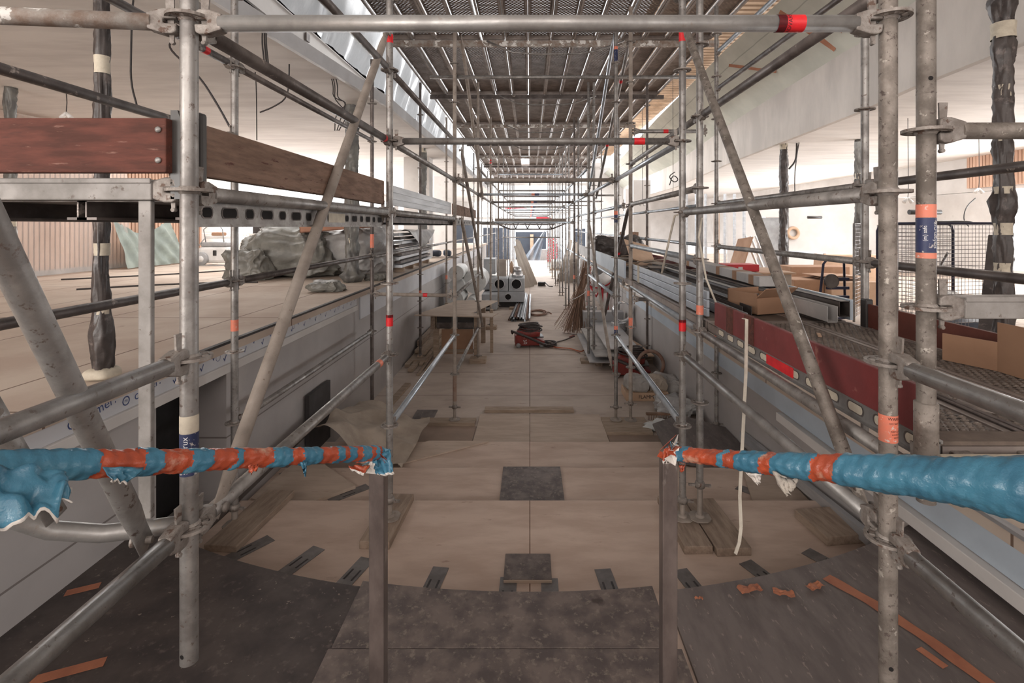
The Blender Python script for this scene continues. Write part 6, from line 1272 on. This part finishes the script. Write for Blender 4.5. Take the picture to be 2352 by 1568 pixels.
for k, (x, y) in enumerate(((1.52, 2.9), (1.7, 3.0), (1.45, 2.45))): tag(MB().bar((x, y, -.645), (x + .03, y + .07, -.64), .02, .006).build('scrap', 'kraft_lt'), ('small pale scrap on the middle walkway plank', 'small scrap near the walkway plank end', 'small chip lying on the maroon toe board side')[k], 'scrap')

# ------------------------------------------------------------------ east side room
def cage_panel(b, P, Q, z0, z1, n, m_, r=.0035):
    P, Q = Vector(P), Vector(Q)
    for k in range(n + 1): a = P.lerp(Q, k / n); b.tube((a.x, a.y, z0), (a.x, a.y, z1), r, 4, 0, caps=False)
    for k in range(m_ + 1): z = z0 + (z1 - z0) * k / m_; b.tube((P.x, P.y, z), (Q.x, Q.y, z), r, 4, 0, caps=False)
t = thing('wire_cage_trolley', 'tall wire mesh cage trolley with rounded navy frame next to the bunched black column', 'cage trolley', (5.3, 6.6, -1.42))
c0, c1, c2, c3 = (4.92, 6.3), (6.05, 6.5), (5.95, 7.2), (4.75, 7.0)
for i, (a, c) in enumerate(((c0, c1), (c3, c2), (c0, c3))):
    b = MB(); cage_panel(b, (*a, 0), (*c, 0), -1.3, 0.02, 22 if i < 2 else 12, 26); o = b.build('wire_panel', 'mesh', t); o['kind'] = 'stuff'
    b = MB(); A_, C_ = Vector((*a, -1.36)), Vector((*c, -1.36)); d = (C_ - A_).normalized(); P = [A_, A_ + Vector((0, 0, 1.30)), A_ + Vector((0, 0, 1.37)) + d * .03, A_ + Vector((0, 0, 1.40)) + d * .10, C_ + Vector((0, 0, 1.40)) - d * .10, C_ + Vector((0, 0, 1.37)) - d * .03, C_ + Vector((0, 0, 1.30)), C_]
    b.path(P, .016, 8); b.build('tube_frame', 'cage', t)
for (x, y) in (c0, c1, c2, c3): b = MB(); b.lathe([(0, -.02), (.06, -.02), (.06, .02), (0, .02)], 14, 0, Matrix.Translation((x, y, -1.36)) @ Matrix.Rotation(math.pi / 2, 4, 'X')); b.build('caster', 'blackp', t)
t = thing('wire_cage_trolley', 'narrow wire mesh cage side seen between the spattered and speckled poles', 'cage trolley', (4.7, 6.9, -1.42)); b = MB(); cage_panel(b, (4.62, 7.3, 0), (5.2, 7.9, 0), -1.3, .02, 10, 24); o = b.build('wire_panel', 'mesh', t); o['kind'] = 'stuff'
b = MB(); b.path([(4.62, 7.3, -1.36), (4.62, 7.3, .04), (5.2, 7.9, .04), (5.2, 7.9, -1.36)], .016, 8); b.build('tube_frame', 'galv', t)
b = MB(); b.bar((4.35, 4.9, -1.3), (4.75, 5.2, -.1), .13, .10); tag(b.build('leaning_beam', 'wrap', bevel=.01), 'dark beam leaning across behind the wire cage', 'beam')
pile((5.5, 6.85, -1.02), (.5, .4, .3), .15, 4, 3, 'whitep', 'hand_saw', 'white and red power saw lying in the wire cage', 'power saw'); b = MB(); b.tube((5.15, 6.7, -.9), (5.55, 6.8, -.35), .015, 8); tag(b.build('pole_tool', 'galv_dark'), 'thin rod standing diagonally in the wire cage', 'rod')
tag(MB().box(4.9, 5.9, 6.4, 7.0, -1.34, -1.2).build('tool_case', 'navypanel', bevel=.02), 'dark blue case at the bottom of the wire cage', 'case')
b = MB(); b.blob((5.4, 6.6, .055), (.6, .3, .05), .2, 4, 2, .7, 20, 10); tag(b.build('flat_tool', 'blackp'), 'black flat tool lying on top of the wire cage', 'tool')
pile((3.35, 3.2, -1.10), (.9, .7, .6), .1, 2.5, 31, 'veil_solid', 'film_bundle', 'bundle in pinkish film at the picture edge behind the cardboard sheet', 'bundle')
b = MB(); b.path([(4.15, 7.4, -1.40), (4.3, 7.5, -.55), (4.38, 7.5, -.45), (4.6, 7.5, -.45), (4.62, 7.5, -1.3)], .018, 8); b.path([(4.15, 7.35, -1.35), (4.6, 7.35, -1.3)], .02, 8)
t = thing('hand_truck', 'dark hand truck with a round disc wheel before the pale cartons', 'hand truck', (4.4, 7.5, -1.42)); b.build('frame', 'cage', t)
b = MB(); b.lathe([(0, -.02), (.05, -.02), (.05, -.012), (.09, -.012), (.10, -.022), (.105, 0), (.10, .022), (.09, .012), (0, .012)], 24, 0, Matrix.Translation((4.30, 7.3, -.78)) @ Matrix.Rotation(math.pi / 2, 4, 'X'), False); b.build('wheel', 'dprof', t)
for k in range(5): MB().box(4.3, 4.62, 7.4, 7.44, -1.3 + k * .13, -1.26 + k * .13).build('rung', 'cage', t)
t = thing('metal_stand', 'folded silver clamp stands lying slanted before the pale cartons', 'stand', (3.9, 7.0, -1.3))
for k in range(3): b = MB(); b.tube((3.55, 7.0 + k * .06, -.90 - k * .06), (4.25, 7.2, -1.36 - k * .02), .018, 8); b.build('tube', 'galv', t)
def carton(x0, x1, y0, y1, z0, z1, lab, mat='kraft_lt'):
    return tag(MB().box(x0, x1, y0, y1, z0, z1).build('carton', mat, bevel=.006), lab, 'carton', 'cartons in the side room')
carton(4.85, 5.4, 9.4, 10.0, -1.42, -.98, 'brown carton at the front of the carton group', 'kraft'); carton(5.42, 6.3, 9.2, 9.9, -1.42, -1.0, 'wide pale carton with a bright white side', 'kraft_lt'); carton(5.3, 6.5, 10.4, 11.0, -1.42, -.82, 'brown carton behind the wide pale one', 'kraft')
carton(6.6, 8.2, 11.6, 11.9, -1.42, -.65, 'long low board of pale wood behind the cartons', 'kraft_lt')
rn = random.Random(14)
for k in range(7): x = 5.2 + rn.uniform(0, .7); tag(MB().box(x, x + .6, 9.4 + rn.uniform(-.1, .1), 9.95, -.985 + k * .012, -.977 + k * .012).build('cardboard_flat', 'kraft_lt' if k % 2 else 'kraft'), '%s flattened cardboard sheet of the loose pile on the cartons' % ['lowest', 'second', 'third', 'fourth', 'fifth', 'sixth', 'top'][k], 'cardboard', 'flattened cardboard on the cartons')
t = thing('tool_case', 'flat red tool case lying on the wooden crate, with white latches', 'case', (3.55, 8.7, -.85)); MB().box(3.28, 3.86, 8.6, 9.0, -.76, -.64).build('case', 'redb', t, bevel=.015); MB().box(3.30, 3.34, 8.585, 8.6, -.72, -.68).build('latch', 'whitep', t); MB().box(3.50, 3.57, 8.585, 8.6, -.73, -.68).build('latch', 'whitep', t)
t = thing('wooden_crate', 'large dusty wooden crate under the red tool case', 'crate', (3.9, 9.0, -1.42)); MB().box(3.2, 4.4, 8.6, 9.6, -1.42, -.80).build('crate', 'cboard', t, bevel=.01); MB().box(3.15, 4.45, 8.55, 9.65, -.80, -.77).build('lid', 'kraft_lt', t)
tag(MB().bar((5.2, 13.2, -1.4), (5.6, 13.3, -.3), .9, .03, up=(1, 0, 0)).build('brown_board', 'kraft'), 'brown panel leaning beside the straight wrapped column', 'panel')
for k in range(4): tag(B().bar((5.9 + k * .13, 12.9, -1.4), (5.65 + k * .13, 13.4, -.25), .05, .05).build('white_profile', 'whitep'), '%s white profile leaning behind the straight wrapped column' % ['first', 'second', 'third', 'fourth'][k], 'profile', 'white profiles leaning in the side room')
t = thing('trestle_table', 'white trestle table with bluish top in the bright side room', 'table', (7.4, 14.5, -1.42)); MB().box(6.9, 8.2, 14.1, 14.7, -.74, -.70).build('table_top', 'film', t)
for x in (6.95, 8.1):
    for y in (14.15, 14.6): b = MB(); b.bar((x, y, -1.42), (x + .05, y, -.74), .05, .05); b.build('leg', 'kraft_lt', t)
b = MB(); b.path([pt(1822, 535, 15.93) + Vector((.16 * math.cos(a), 0, .16 * math.sin(a))) for a in [k * math.pi / 10 for k in range(20)]], .05, 8, closed=True); tag(b.build('hose_ring', 'kraft_lt'), 'coiled pale hose ring hanging on the white board wall', 'hose')
b = MB(); b.tube(pt(1855, 499, 13) , pt(1887, 499, 13), .035, 12); tag(b.build('ceiling_heater', 'blackp'), 'black tubular heater hanging in the bright side room, left one', 'heater'); 
b = MB(); b.tube(pt(2088, 487, 10) , pt(2160, 487, 10), .05, 12); tag(b.build('ceiling_heater', 'blackp'), 'black tubular heater behind the speckled pole', 'heater')
for k in range(7): tag(B().box(4.55 + k * .28, 4.6 + k * .28, 14.9, 15.0, -1.42, .95).build('metal_stud', 'alu'), '%s steel wall stud of the unfinished partition, counted from the walkway' % ['first', 'second', 'third', 'fourth', 'fifth', 'sixth', 'last'][k], 'stud', 'steel studs of the partition')
tag(MB().box(5.35, 5.5, 14.85, 14.9, -1.2, .6).build('timber_board', 'kraft_lt'), 'pale board standing against the steel studs', 'board')
for k in range(2): tag(MB().bar((3.3 + k * .5, 19, -1.42), (3.35 + k * .5, 19, -.2), .35, .1).build('brown_sheet', 'board_brown'), ('dark brown panel standing beyond the walkway end, first', 'dark brown panel standing beyond the walkway end, second')[k], 'panel')
# wall studs and white column of the far halls
for k, (x, y) in enumerate(((-3.1, 14.0), (-3.3, 19.5), (4.6, 21), (5.2, 26))):
    tag(MB().box(x - .35, x + .35, y, y + .5, -.87 if x < 0 else -1.42, 1.9).build('white_pillar', 'plaster'), ['white pillar beyond the long grey side board', 'second white pillar further along the raised hall', 'white pillar beyond the distant lamp holders', 'last white pillar on the walkway side'][k], 'pillar')
# ------------------------------------------------------------------ set the floor of the hall at height zero
for o in list(bpy.data.objects):
    if o.parent is None: o.location.z += H
